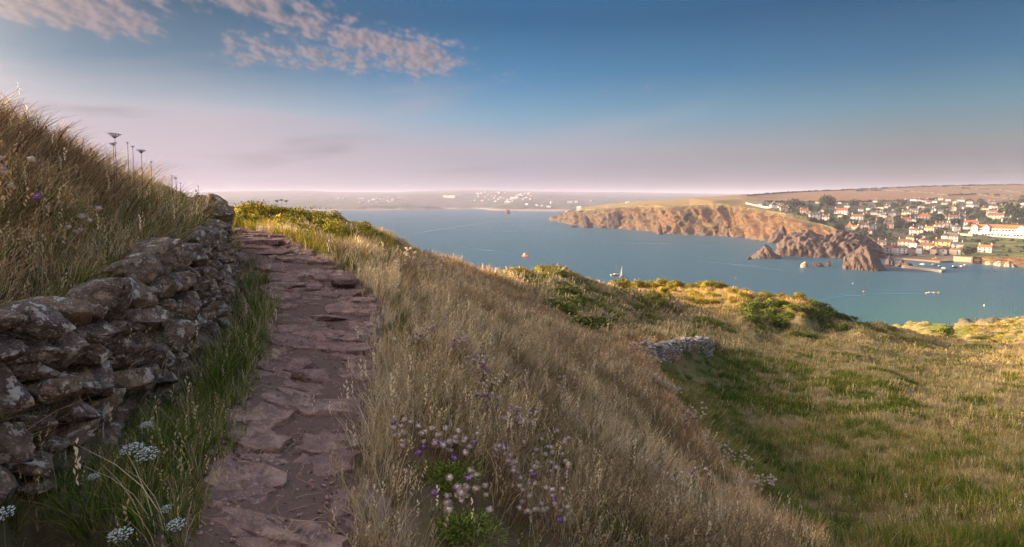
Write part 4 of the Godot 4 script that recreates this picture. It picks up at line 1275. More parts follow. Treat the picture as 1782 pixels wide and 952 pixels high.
	scatter("gorse_scrub", foliage(540, 420, 12, Vector2(0.04, 0.10), gold, 0.7), M.leaf, piles[0][0], piles[0][1])
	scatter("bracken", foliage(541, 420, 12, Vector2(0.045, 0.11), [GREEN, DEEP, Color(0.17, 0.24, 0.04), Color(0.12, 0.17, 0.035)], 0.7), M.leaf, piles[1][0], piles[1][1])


# ---------------------------------------------------------------- flowers
func bobble(seed_: int, petals: int, col: Array) -> ArrayMesh:      # a papery round head of many small bracts, one unit wide
	var g := RandomNumberGenerator.new(); g.seed = seed_
	var v := PackedVector3Array(); var n := PackedVector3Array(); var c := PackedColorArray(); var idx := PackedInt32Array()
	for i in 6:      # solid middle
		for j in 8:
			var at := v.size()
			for w in [[i, j], [i + 1, j], [i + 1, j + 1], [i, j + 1]]:
				var la: float = PI * w[0] / 6.0; var lo: float = TAU * w[1] / 8.0
				var e := Vector3(sin(la) * cos(lo), cos(la), sin(la) * sin(lo))
				v.append(e * Vector3(0.36, 0.27, 0.36)); n.append(e); c.append(col[(i + j) % col.size()])
			idx.append_array([at, at + 1, at + 2, at, at + 2, at + 3])
	for k in petals:
		var d := Vector3(g.randfn(), g.randfn() * 0.8 + 0.45, g.randfn()).normalized()
		var p := d * Vector3(0.36, 0.26, 0.36)
		var side := d.cross(Vector3(g.randf_range(-1, 1), 1, g.randf_range(-1, 1))).normalized() * 0.14
		var up := (d + Vector3(0, 0.3, 0)).normalized() * g.randf_range(0.12, 0.24)
		var col_: Color = col[g.randi() % col.size()] * g.randf_range(0.8, 1.15)
		var i := v.size()
		v.append_array([p - side * 0.6, p + side * 0.6, p + up + side, p + up - side])
		for j in 4: n.append((d + Vector3(0, 0.3, 0)).normalized()); c.append(col_)
		idx.append_array([i, i + 1, i + 2, i, i + 2, i + 3])
	return arrays_mesh(v, n, c, idx)

func umbel(seed_: int, clusters: int, col: Array, flat: float) -> ArrayMesh:      # a flat head of small floret clusters on rays, one unit wide
	var g := RandomNumberGenerator.new(); g.seed = seed_
	var v := PackedVector3Array(); var n := PackedVector3Array(); var c := PackedColorArray(); var idx := PackedInt32Array()
	for k in clusters:
		var a := k * 2.39996; var r := 0.48 * sqrt((k + 0.5) / clusters)
		var hub := Vector3(cos(a) * r, flat * (0.25 - r * r), sin(a) * r) + Vector3(g.randf_range(-1, 1), g.randf_range(-0.4, 0.4), g.randf_range(-1, 1)) * 0.03
		for f in 7:
			var p := hub + Vector3(g.randf_range(-1, 1), g.randf_range(-0.2, 0.4), g.randf_range(-1, 1)) * 0.05
			var t := g.randf() * TAU
			var s := g.randf_range(0.018, 0.034)
			var col_: Color = col[g.randi() % col.size()] * g.randf_range(0.85, 1.1)
			var i := v.size()
			for j in 5:
				v.append(p + Vector3(cos(t + j * TAU / 5), 0.25 * sin(j * 2.0), sin(t + j * TAU / 5)) * s)
				n.append((Vector3.UP + hub).normalized()); c.append(col_)
			idx.append_array([i, i + 1, i + 2, i, i + 2, i + 3, i, i + 3, i + 4])
		# ray that carries the cluster
		var i2 := v.size()
		var root := Vector3(0, -0.32, 0)
		v.append_array([root + Vector3(0.008, 0, 0), root - Vector3(0.008, 0, 0), hub - Vector3(0.008, 0.01, 0), hub + Vector3(0.008, -0.01, 0)])
		for j in 4: n.append(Vector3(0, 0, 1)); c.append(col[-1] * 0.7)
		idx.append_array([i2, i2 + 1, i2 + 2, i2, i2 + 2, i2 + 3])
	return arrays_mesh(v, n, c, idx)

func make_flowers():
	var cream := [Color(0.90, 0.82, 0.68), Color(0.88, 0.74, 0.58), Color(0.92, 0.86, 0.76), Color(0.80, 0.60, 0.44)]
	var blush := [Color(0.90, 0.72, 0.66), Color(0.90, 0.78, 0.70), Color(0.84, 0.60, 0.54)]
	var lilac := [Color(0.55, 0.30, 0.62), Color(0.62, 0.42, 0.68), Color(0.48, 0.25, 0.55)]
	var heads := [bobble(1, 46, cream), bobble(2, 46, blush), bobble(3, 46, cream), bobble(4, 46, lilac)]
	var cushion := foliage(600, 2600, 26, Vector2(0.012, 0.07), [Color(0.25, 0.34, 0.045), Color(0.18, 0.27, 0.04), Color(0.32, 0.37, 0.06)], 0.7)
	# [px, py, clump width m, heads, head size m, stem m, cushion, words]
	for q in [
		[775, 850, 0.34, 17, 0.030, 0.15, 1, "big thrift cushion, bright green with pale and lilac heads, low in the centre"],
		[700, 845, 0.14, 7, 0.028, 0.20, 0, "thrift tuft with blush heads left of the bright green cushion"],
		[800, 945, 0.34, 10, 0.032, 0.15, 1, "green thrift cushion with a lilac head at the bottom edge"],
		[890, 880, 0.30, 17, 0.030, 0.19, 0, "cluster of pale thrift heads right of the green cushions"],
		[905, 790, 0.30, 18, 0.026, 0.2, 0, "loose drift of cream thrift heads on brown stems above the big cushion's right"],
		[835, 700, 0.24, 24, 0.024, 0.22, 0, "dense upright drift of pale thrift with lilac heads halfway down the straw slope"],
		[800, 650, 0.26, 20, 0.023, 0.2, 0, "thrift drift with white heads just above the dense drift"],
		[735, 640, 0.24, 12, 0.022, 0.2, 0, "small thrift tuft with white heads beside the path's straw edge"],
		[780, 600, 0.3, 10, 0.022, 0.2, 0, "topmost sparse thrift tuft among the tall straw"],
		[850, 745, 0.3, 14, 0.026, 0.2, 0, "thin line of thrift heads between the dense drift and the cream drift"],
		[960, 860, 0.4, 14, 0.028, 0.2, 0, "dry brown thrift stems with few heads right of the pale cluster"],
		[940, 945, 0.35, 12, 0.028, 0.18, 0, "pale thrift heads at the bottom edge right of centre"],
		[985, 700, 0.5, 14, 0.026, 0.2, 0, "scattered white thrift heads on the slope right of the dense drift"],
		[690, 500, 0.6, 16, 0.03, 0.25, 0, "white seed heads above the path bend in the straw"],
		[750, 490, 0.8, 24, 0.03, 0.25, 0, "drift of white heads along the upper slope"],
		[800, 520, 0.7, 14, 0.03, 0.22, 0, "white heads at the lower end of the upper drift"],
		[1122, 636, 1.1, 26, 0.05, 0.25, 0, "pinkish thrift mound on the bank crest beside the stone field wall"],
		[1160, 690, 0.9, 26, 0.045, 0.22, 0, "pinkish thrift mound on the bank crest below the field wall"],
		[1200, 745, 0.8, 16, 0.04, 0.22, 0, "thrift on the bank crest between the two pink mounds and the long row"],
		[1278, 822, 0.7, 24, 0.032, 0.2, 0, "upper part of the pale thrift row along the bank crest"],
		[1318, 872, 0.6, 24, 0.03, 0.2, 0, "lower part of the pale thrift row along the bank crest"],
		[1180, 880, 0.6, 8, 0.03, 0.2, 0, "few white thrift heads on the straw bank left of the pale row"],
		[70, 445, 0.8, 6, 0.035, 0.3, 0, "pale flower heads in the bank grass above the wall's near end"],
		[150, 470, 0.4, 4, 0.03, 0.2, 0, "two or three lilac and white heads just behind the wall top"]]:
		var at := near.seen_at(sight(q[0], q[1]), 1.5, 60.0)
		if at == Vector3.INF: continue
		if q[0] > 300: beds.append([at.x, at.z, q[2] * (0.95 if q[6] else 0.62), 0.22 if q[6] else 0.6])
		var t := thing("thrift_plant", q[7], "thrift", at, R(0, TAU), "thrift plants on the banks")
		if q[6]:
			var cu := obj("cushion", cushion, M.leaf, t)
			cu.scale = Vector3(q[2] * 1.7, q[2] * 1.05, q[2] * 1.7)
		var st := start()
		for k in int(q[3] * 1.9):
			var a := rng.randf() * TAU; var r: float = q[2] * 0.5 * sqrt(rng.randf())
			var foot := Vector3(cos(a) * r, -0.02, sin(a) * r)
			foot.y += near.height(at.x + foot.x, at.z + foot.z) - at.y if not q[6] else q[2] * 0.2
			var tip: Vector3 = foot + Vector3(R(-0.05, 0.07), q[5] * R(1.3, 2.2), R(-0.05, 0.05))
			tube(st, [foot, foot.lerp(tip, 0.55) + Vector3(R(-1, 1), 0, R(-1, 1)) * 0.012, tip], [0.0016, 0.0013, 0.0011], 3)
			var h := obj("flower_head", heads[3] if rng.randf() < (0.09 if q[0] < 900 else 0.03) else heads[rng.randi() % 3], M.petal, t)
			h.transform = Transform3D(Basis(Vector3.UP, R(0, TAU)) * Basis(Vector3(1, 0, 0), R(-0.4, 0.4)).scaled(Vector3.ONE * q[4] * R(1.2, 1.8)), tip)
		obj("stem", finish(st), M.stem, t).set_meta("kind", "stuff")
	# small pale heads too many to single out
	var spots := []; var tints := []
	for k in 1500:
		var a := deg_to_rad(R(-12, 38)); var r := sqrt(R(9, 1400))
		var x := sin(a) * r; var z := -cos(a) * r
		if zone(x, z) != "slope": continue
		var e: float = along(EDGE, x, z)[0]
		if patch(x, z, 60.0, 77.0) < (0.56 if e > 0.7 else 0.36): continue
		spots.append(Transform3D(Basis(Vector3.UP, R(0, TAU)).scaled(Vector3.ONE * R(0.022, 0.038) * (1.0 + r * 0.02)), Vector3(x, near.height(x, z) + R(0.24, 0.42), z)))
		tints.append(Color(1, 1, 1))
	scatter("small_flower_heads", heads[0], M.petal, spots, tints)
	# yarrow: white flat heads
	var white := umbel(31, 34, [Color(0.78, 0.80, 0.78), Color(0.70, 0.73, 0.70), Color(0.30, 0.36, 0.22)], 0.5)
	for q in [[232, 792, 3.5, 0.105, 2, "large double white yarrow head at the foot of the wall, nearest and biggest"], [255, 745, 3.9, 0.06, 1, "small white yarrow head just above the large double one"],
		[162, 835, 3.3, 0.045, 1, "small yarrow head low left of the large double one"], [289, 891, 3.0, 0.045, 1, "small yarrow head in the dark grass below the large double one"],
		[308, 922, 2.9, 0.075, 1, "ragged white yarrow head beside the path at the lower left"], [210, 942, 2.8, 0.085, 1, "white yarrow head at the bottom edge in dark grass"],
		[6, 905, 2.9, 0.075, 1, "pale yarrow head cut by the left edge of the picture"], [768, 572, 8.0, 0.16, 1, "broad pale umbel standing over the straw right of the path"],
		[410, 640, 6.4, 0.05, 1, "tiny white head in the long grass left of the path"], [720, 575, 7.8, 0.07, 1, "small pale umbel left of the broad one in the straw"], [935, 690, 8.2, 0.09, 1, "grey green umbel on the mid slope"]]:
		var tip := survey(q[0], q[1], q[2])
		var foot := Vector3(tip.x + R(-0.06, 0.06), 0, tip.z + R(-0.05, 0.05))
		foot.y = near.height(foot.x, foot.z)
		var t := thing("yarrow", q[5], "yarrow", foot, 0.0, "white umbels in the grass")
		var top := tip - foot
		var st := start()
		tube(st, [Vector3(0, -0.03, 0), top * 0.5 + Vector3(0.01, 0, 0.01), top], [0.0035, 0.003, 0.002], 5)
		for k in q[4]:
			var off: Vector3 = Vector3(0.085, -0.015, 0.03) * k
			var h := obj("flower_head", white, M.petal, t)
			h.transform = Transform3D(Basis(Vector3(1, 0, 0), R(0.15, 0.35)) * Basis(Vector3.UP, R(0, TAU)).scaled(Vector3.ONE * q[3] * 1.1), top + off + Vector3(0, q[3] * 0.3, 0))
			if k: tube(st, [top * 0.75, top + off], [0.002, 0.0018], 5)
		obj("stem", finish(st), M.green_stem, t)
		var lf := obj("leaf", tuft(700, 8, 0.16, 0.01, 0.006, 1.2, [GREEN, DEEP]), M.grass, t)
		lf.position = top * 0.25
	# dead umbels that stand against the sky
	var brown := umbel(41, 44, [Color(0.085, 0.06, 0.04), Color(0.12, 0.085, 0.05)], 0.25)
	for q in [[200, 241, 7.6, 0.17, "broad dead umbel, tallest against the sky on the bank crest"], [197, 254, 7.5, 0.10, "smaller dead umbel under the tallest one on the bank crest"], [246, 267, 7.9, 0.13, "flat dead umbel on the crest right of the tallest one"], [231, 257, 7.9, 0.06, "small dead umbel between the tall and the flat one"],
		[222, 250, 8.0, 0.05, "tiny dead seed head right of the tallest umbel"], [263, 283, 8.2, 0.05, "dead seed head below the flat umbel on the crest"], [299, 307, 8.8, 0.04, "thin dead seed head on the falling crest"], [306, 312, 8.8, 0.07, "dead umbel low on the falling crest"], [314, 320, 9.0, 0.05, "lowest dead seed head on the falling crest"], [345, 325, 9.6, 0.04, "dead seed head over the wall end"],
		[482, 352, 15, 0.16, "brown umbel on the skyline over the sunlit gorse, left of three"], [490, 350, 15.2, 0.14, "brown umbel on the skyline over the sunlit gorse, middle of three"], [498, 352, 15, 0.15, "brown umbel on the skyline over the sunlit gorse, right of three"], [450, 353, 15.5, 0.12, "lone brown umbel on the skyline left of the three"]]:
		var tip := survey(q[0], q[1], q[2])
		var foot := Vector3(tip.x - 0.04, 0, tip.z + 0.02)
		foot.y = near.height(foot.x, foot.z)
		var t := thing("dead_umbel", q[4], "dried umbel", foot, 0.0, "dried umbels against the sky")
		var top := tip - foot
		var st := start()
		tube(st, [Vector3(0, -0.05, 0), top * 0.5 + Vector3(0.015, 0, 0), top], [0.0035, 0.003, 0.0022], 5)
		obj("stem", finish(st), M.stem, t)
		var h := obj("seed_head", brown, M.petal, t)
		h.transform = Transform3D(Basis(Vector3(0, 0, 1), R(-0.3, 0.3)).scaled(Vector3.ONE * q[3] * 0.8), top + Vector3(0, q[3] * 0.25, 0))

# ---------------------------------------------------------------- across the bay: rocks, harbour, village, boats
func ordinal(n: int) -> String:
	var ones := ["", "first", "second", "third", "fourth", "fifth", "sixth", "seventh", "eighth", "ninth", "tenth", "eleventh", "twelfth", "thirteenth", "fourteenth", "fifteenth", "sixteenth", "seventeenth", "eighteenth", "nineteenth"]
	var tens := ["", "", "twenty", "thirty", "forty", "fifty", "sixty", "seventy", "eighty", "ninety"]
	if n < 20: return ones[n]
	if n >= 100: return "hundred and " + ordinal(n - 100) if n > 100 else "hundredth"
	return (tens[n / 10] + "-" + ones[n % 10]) if n % 10 else tens[n / 10].trim_suffix("y") + "ieth"

func make_rocks():
	var kinds := []
	for k in 6: kinds.append(boulder(200 + k, 14, 7 + k, 0.20, 0.55))
	# [px, py of the waterline, width px, height px, depth share, words]
	for q in [[1303, 452, 8, 5, 0.7, "tiny rock just left of the pointed islet"], [1360, 446, 9, 13, 0.8, "narrow spike of rock between islet and headland rock"],
		[1400, 466, 14, 8, 0.6, "left one of three low pale topped rocks in front of the headland"], [1424, 464, 18, 5, 0.5, "long flat middle one of three low rocks in front of the headland"], [1442, 463, 8, 7, 0.7, "small round right one of three low rocks in front of the headland"],
		[1551, 463, 13, 13, 0.8, "pyramid rock right of the sunlit stack"], [1568, 464, 16, 8, 0.6, "low rock at the landward end of the breakwater"], [1579, 465, 14, 6, 0.6, "low ragged rock where the breakwater begins"],
		[882, 372.5, 11, 8, 0.5, "small dark rock out in the far bay"], [1019, 397, 16, 18, 0.6, "dark stack off the far end of the cliffs"], [1028, 397, 10, 9, 0.6, "low companion of the dark stack off the far cliffs"], [1000, 396, 16, 3, 0.3, "flat reef left of the dark stack"],
		[1072, 398, 30, 24, 0.5, "big dark buttress rock at the foot of the far cliffs"], [1055, 397, 20, 7, 0.4, "low reef left of the dark buttress rock"], [1149, 408, 10, 17, 0.6, "left and taller of two dark stacks under the middle of the cliffs"], [1163, 407, 17, 13, 0.6, "right and wider of two dark stacks under the middle of the cliffs"], [1186, 408, 20, 13, 0.5, "squat dark rock right of the two stacks under the cliffs"],
		[1360, 423, 34, 24, 0.4, "dark mass of rock against the cliff foot behind the headland"], [975, 384, 14, 3, 0.3, "low reef at the tip of the far point"], [985, 386, 10, 3, 0.3, "second low reef at the tip of the far point"],
		[1742, 463, 14, 6, 0.6, "pale boulder heap under the low harbour cliff"], [1760, 464.5, 16, 7, 0.6, "boulder heap right of the pale one under the low harbour cliff"], [1722, 461, 10, 4, 0.6, "small boulders left of the pale heap under the low harbour cliff"]]:
		var at := on_sea(q[0], q[1])
		var m := at.length() / LENS
		var t := obj("sea_rock", kinds[rng.randi() % 6], M.rock_pale if q[5].contains("pale") else M.rock)
		tag(t, q[5], "rock", "rocks in the bay")
		t.transform = Transform3D(Basis(Vector3.UP, R(-0.6, 0.6)).scaled_local(Vector3(q[2] * m * 1.05, q[3] * m * 1.9, q[2] * m * q[4])), at - at.normalized() * Vector3(1, 0, 1) * 0.0 + Vector3(0, q[3] * m * 0.02, 0))
	# the great dark headland rock and the sunlit stack
	for q in [[1440, 447, 152, 52.0, 35, "great dark headland rock below the cliffs, sunlit at its left end", [[0, 0], [0.05, 13], [0.13, 27], [0.25, 34], [0.33, 34], [0.42, 26], [0.5, 26], [0.57, 31], [0.73, 31], [0.9, 19], [1, 3]]],
		[1504, 470, 56, 17.0, 36, "tall rock stack with a golden left face in front of the harbour", [[0, 0], [0.06, 13], [0.2, 23], [0.35, 29], [0.45, 36], [0.55, 36], [0.64, 32], [0.77, 18], [0.9, 7], [1, 0]]],
		[1332, 450, 48, 13.0, 37, "pointed rock islet standing off the dark headland rock", [[0, 0], [0.15, 4], [0.35, 12], [0.5, 20], [0.6, 18], [0.75, 9], [0.9, 5], [1, 0]]]]:
		var at := on_sea(q[0], q[1])
		var m := at.length() / LENS
		var profile := []
		for w in q[6]: profile.append([w[0], w[1] * m])
		var t := obj("headland_rock" if q[0] == 1440 else ("rock_stack" if q[0] == 1504 else "rock_islet"), crag(q[4], q[2] * m, profile, q[3], 0.16 * q[3] if q[0] != 1440 else 5.5), M.rock)
		tag(t, q[5], "rock")
		t.position = at + Vector3(at.x, 0, at.z).normalized() * q[3] * 0.45
		t.rotation.y = -atan2(at.x, -at.z) + (-0.15 if q[0] == 1504 else 0.0)

func prism(st: SurfaceTool, w: float, d: float, y: float, rise: float, over: float, hip: float):      # pitched roof, ridge along x
	var a := w / 2 + over; var b := d / 2 + over; var e := y - over * rise / (d / 2)
	var r := a - hip
	var p := [Vector3(-a, e, b), Vector3(a, e, b), Vector3(a, e, -b), Vector3(-a, e, -b), Vector3(-r, y + rise, 0), Vector3(r, y + rise, 0)]
	quad(st, p[0], p[1], p[5], p[4]); quad(st, p[2], p[3], p[4], p[5])
	tri(st, p[3], p[0], p[4]); tri(st, p[1], p[2], p[5])
	quad(st, p[3], p[2], p[1], p[0])

func make_house(called: String, at: Vector3, turn: float, w: float, d: float, h: float, rise: float, wall: Material, roof: Material, detail: int, hip := 0.0) -> Node3D:
	var t := thing(called, "", "house", at, turn)
	var st := start()
	box(st, Vector3(0, h / 2 - 1.0, 0), Vector3(w, h + 2.0, d))
	if hip == 0.0:
		for s in [-1, 1]:
			var x: float = s * (w / 2 - 0.002)
			if s > 0: tri(st, Vector3(x, h, d / 2), Vector3(x, h + rise, 0), Vector3(x, h, -d / 2))
			else: tri(st, Vector3(x, h, -d / 2), Vector3(x, h + rise, 0), Vector3(x, h, d / 2))
	obj("wall", finish(st), wall, t)
	st = start()
	prism(st, w, d, h + 0.12, rise, 0.25 if hip else 0.12, hip)
	var rf := obj("roof", finish(st), roof, t)
	if detail > 0:
		for k in mini(detail, 2):
			st = start()
			var x := (w / 2 - 0.7) * (1 - 2 * k)
			box(st, Vector3(x if not hip else x * 0.3, h + rise + 0.5, 0), Vector3(0.8, 1.7, 0.6))
			box(st, Vector3(x if not hip else x * 0.3, h + rise + 1.5, 0), Vector3(0.4, 0.35, 0.35))
			obj("chimney", finish(st), wall, rf)
	if detail > 1:
		var n := clampi(int(w / 3.0), 2, 9)
		for floor_ in (2 if h > 4.0 else 1):
			for k in n:
				if floor_ == 0 and k == n / 2:
					st = start(); box(st, Vector3((k + 0.5) * w / n - w / 2, 1.0, d / 2 + 0.03), Vector3(1.0, 2.1, 0.1)); obj("door", finish(st), M.door, t)
					continue
				st = start(); box(st, Vector3((k + 0.5) * w / n - w / 2, 1.3 + floor_ * 2.1, d / 2 + 0.02), Vector3(1.2, 1.05, 0.1))
				obj("window", finish(st), M.pane, t)
		st = start(); box(st, Vector3(-w / 2 - 0.02, h * 0.75, d * 0.12), Vector3(0.1, 1.2, 1.0)); obj("window", finish(st), M.pane, t)
	return t

# every house of the village that can be told apart: px, py of its foot, width in px, wall, roof, form
# walls: w white, c cream, p pink, g grey, y yellow; roofs: s slate, b brown, r red, o orange; forms: l long front, g gable front, h hipped
const HOUSES := [
	"1323 358 9 w s g", "1330 358 9 g s l", "1346 362 14 w s g", "1353 362 8 w s l", "1364 367 13 p b l", "1373 368 9 c b g", "1399 372 14 c r l", "1406 373 8 g s l", "1382 357 8 c b l", "1387 355 7 w s g", "1392 360 7 c b g", "1420 370 8 w s g", "1431 369 8 p b g",
	"1417 380 18 w s l", "1437 384 12 w b l", "1423 354 7 w b l", "1452 354 7 c s l", "1461 355 7 w s g", "1464 372 22 w r l", "1463 379 10 w s l", "1477 375 6 w s h", "1474 361 9 w s h", "1498 368 8 w s l", "1502 359 8 c b l", "1511 366 8 w s g", "1521 364 10 w s h", "1533 364 9 c b l", "1523 352 8 w s g",
	"1492 383 20 w b l", "1507 377 7 c b g", "1521 374 10 w s l", "1533 377 13 w s h", "1481 400 18 c o g", "1489 400 10 w o l", "1502 398 17 w b l", "1517 399 13 g s l", "1527 384 9 c b l", "1513 407 9 w r g", "1505 409 6 w s g",
	"1541 362 8 w s h", "1552 360 8 w s h", "1563 355 7 c b l", "1572 352 7 w s l", "1589 349.5 8 w s h", "1598 350 8 w s h", "1611 352 11 w s h", "1616 354.5 7 c b l", "1627 353 7 w s h", "1637 348 8 w s g", "1644 356 8 p b l", "1641 363 8 p b g", "1650 350 7 c s l",
	"1585 363 11 w s h", "1602 362 7 c s h", "1625 367 9 w s g", "1647 376 15 w s g", "1660 366 13 c b g", "1672 351 11 w s h", "1663 354 7 c s h", "1687 354 9 w s h", "1679 364 8 g s g", "1688 360 10 c s l", "1698 360 9 w s l", "1712 366 11 c b g", "1728 363 12 w b g", "1738 362 9 g b l", "1728 355 8 w s h", "1717 354 7 c s l", "1759 360 9 c b l", "1775 363 11 w s l", "1780 357 8 w b l", "1746 357 7 c b h",
	"1588 372 17 w s l", "1615 370 15 w s l", "1569 366 8 w b l", "1577 375 14 c s l", "1553 377 14 w s g", "1537 379 8 w s l", "1609 382 20 g r h", "1576 388 15 w r l", "1592 386 9 w s g", "1547 387 12 c b l", "1546 397 15 p s l", "1641 387 10 y b l", "1660 384 16 g b l", "1655 372 8 c b l", "1637 372 7 w s l", "1675 377 9 c s l",
	"1618 404 15 c o l", "1588 401 10 c b g", "1601 397 9 w s g", "1591 408 14 w b l", "1603 405 7 w s g", "1634 398 12 g b l", "1650 397 13 c s h", "1664 402 12 g s g", "1682 399 11 w s g", "1689 394 18 w r l", "1727 375 15 w b l", "1733 381 22 c b l", "1751 387 12 w s l", "1765 389 10 c b l", "1698 389 8 c b g",
	"1546 439 12 w r l", "1557 440 11 w r g", "1570 441 14 w s l", "1534 430 14 p s l", "1520 428 10 c b g", "1574 429 20 c b l", "1592 431 15 w b g", "1607 426 15 c b g", "1612 436 22 c b l", "1638 442 17 w b g", "1647 442 8 g b l", "1640 429 22 y b l", "1666 434 15 w s l", "1655 419 22 p s l", "1643 418 7 w s g", "1658 443 9 c o g", "1714 439 19 w o l", "1672 443 6 w b g", "1600 441 9 w s l", "1624 442 10 c b g", "1583 421 10 c b l"]

func make_village():
	var walls := {"w": M.white, "c": M.cream, "p": M.pink, "g": M.grey, "y": M.yellow}
	var roofs := {"s": M.slate, "b": M.brown_tile, "r": M.red_tile, "o": M.orange_tile}
	var said := {"w": "white", "c": "cream", "p": "pale pink", "g": "grey", "y": "yellow", "s": "slate", "b": "brown", "r": "red", "o": "orange", "l": "long", "g_": "gabled", "h": "hip-roofed"}
	var rows := [[357.6, "top village row"], [365.5, "second village row"], [374.5, "third village row"], [386.0, "middle village row"], [402.5, "row above the harbour"], [425.0, "short row over the harbour"], [999.0, "quay row"]]
	var lists := []
	for r in rows: lists.append([])
	var all := Array(HOUSES)
	var taken := []
	for s in HOUSES: taken.append(Vector2(float(s.get_slice(" ", 0)), float(s.get_slice(" ", 1)) * 1.6))
	for k in 900:      # the small roofs between them
		if all.size() >= HOUSES.size() + 75: break
		var x := R(1440, 1784); var y := R(349.5, 372.0)
		if y < 351.5 - 0.012 * (x - 1500) + maxf(0, x - 1690) * 0.06: continue
		var free := true
		for t in taken: free = free and t.distance_to(Vector2(x, y * 1.6)) > 6.2
		if not free: continue
		taken.append(Vector2(x, y * 1.6))
		all.append("%.1f %.1f %.1f %s %s %s" % [x, y, R(5.5, 8.5), pick(["w", "w", "c", "g", "w", "p"]), pick(["s", "b", "s", "s", "b"]), pick(["l", "g", "h", "l"])])
	for s in all:
		var q: PackedStringArray = s.split(" ")
		var y := float(q[1])
		for k in rows.size():
			if y < rows[k][0]:
				lists[k].append(q); break
	for k in rows.size():
		lists[k].sort_custom(func(a, b): return float(a[0]) < float(b[0]))
		for i in lists[k].size():
			var q: PackedStringArray = lists[k][i]
			var at := main.seen_at(sight(float(q[0]), float(q[1])), 440.0, 2700.0)
			if at == Vector3.INF: continue
			var m := Vector2(at.x, at.z).length() / LENS
			var px := float(q[2])
			var w := px * m * 0.84
			var turn := atan2(-at.x, -at.z) + R(-0.35, 0.2)
			var d := clampf(w * 0.6, 5.5, 9.0)
			var h := 4.1 if px >= 12 or at.z > -640 else R(2.3, 3.0)
			if px < 9 and at.z < -700: h = R(2.2, 2.7)
			var front := w
			if q[5] == "g":
				turn += PI / 2
				front = clampf(w * 1.15, 7.0, 13.0); d = clampf(w * 0.8, 5.0, 9.5)
			var t := make_house("house", at + Vector3(0, 0.15, 0), turn, front, d, h, d * R(0.34, 0.44), walls[q[3]], roofs[q[4]], 2 if px >= 12 else (1 if rng.randf() < 0.6 else 0), front * 0.3 if q[5] == "h" else 0.0)
			t.set_meta("label", "%s%s %s house, %s roof, %s from left in %s" % ["small " if px < 9 else "", said["g_" if q[5] == "g" else q[5]], said[q[3]], said[q[4]], ordinal(i + 1), rows[k][1]])
			t.set_meta("group", "houses of the village")
	make_hotel()

func make_hotel():
	var a := main.seen_at(sight(1692, 405), 440, 2700); var b := main.seen_at(sight(1786, 413), 440, 2700)
	var mid := (a + b) / 2 + Vector3(0, 0.3, 0)
	var run := (b - a).length() * 1.04
	var turn := -atan2(b.z - a.z, b.x - a.x)
	var t := thing("hotel", "long white terrace building with orange brown roof on the grassy slope above the harbour", "hotel", mid, turn)
	var st := start()
	box(st, Vector3(0, 2.2, 0), Vector3(run, 8.0, 9.0))
	for s in [-1, 1]:
		var x: float = s * (run / 2 - 0.004)
		if s > 0: tri(st, Vector3(x, 6.7, 4.5), Vector3(x, 10.4, 0), Vector3(x, 6.7, -4.5))
		else: tri(st, Vector3(x, 6.7, -4.5), Vector3(x, 10.4, 0), Vector3(x, 6.7, 4.5))
	obj("wall", finish(st), M.white, t)
	st = start()
	prism(st, run, 9.0, 6.8, 3.6, 0.3, 0.0)
	var rf := obj("roof", finish(st), M.orange_tile, t)
	for x in [-run / 2 + 3.5, -run * 0.22, run / 2 - 5]:      # gabled bays
		st = start()
		box(st, Vector3(x, 4.0, 5.0), Vector3(5.5, 7.4, 1.6))
		tri(st, Vector3(x - 2.75, 7.7, 5.8), Vector3(x, 10.0, 5.8), Vector3(x + 2.75, 7.7, 5.8))
		obj("gabled_bay", finish(st), M.white, t)
		st = start()
		quad(st, Vector3(x - 3.0, 7.5, 6.0), Vector3(x, 10.2, 6.0), Vector3(x, 10.2, 0.5), Vector3(x - 3.0, 7.5, 0.5))
		quad(st, Vector3(x, 10.2, 6.0), Vector3(x + 3.0, 7.5, 6.0), Vector3(x + 3.0, 7.5, 0.5), Vector3(x, 10.2, 0.5))
		obj("bay_roof", finish(st), M.orange_tile, rf)
	st = start()
	box(st, Vector3(0, -1.0, 8.5), Vector3(run * 1.02, 7.0, 8.0))
	obj("lower_terrace", finish(st), M.white, t)
	for floor_ in 2:
		for k in 18:
			if (k + floor_) % 5 == 4: continue
			st = start()
			box(st, Vector3((k + 0.5) * run / 18 - run / 2, 4.6 - floor_ * 4.4, 4.53 if floor_ == 0 else 12.53), Vector3(1.8, 1.5, 0.12))
			obj("window", finish(st), M.pane, t)

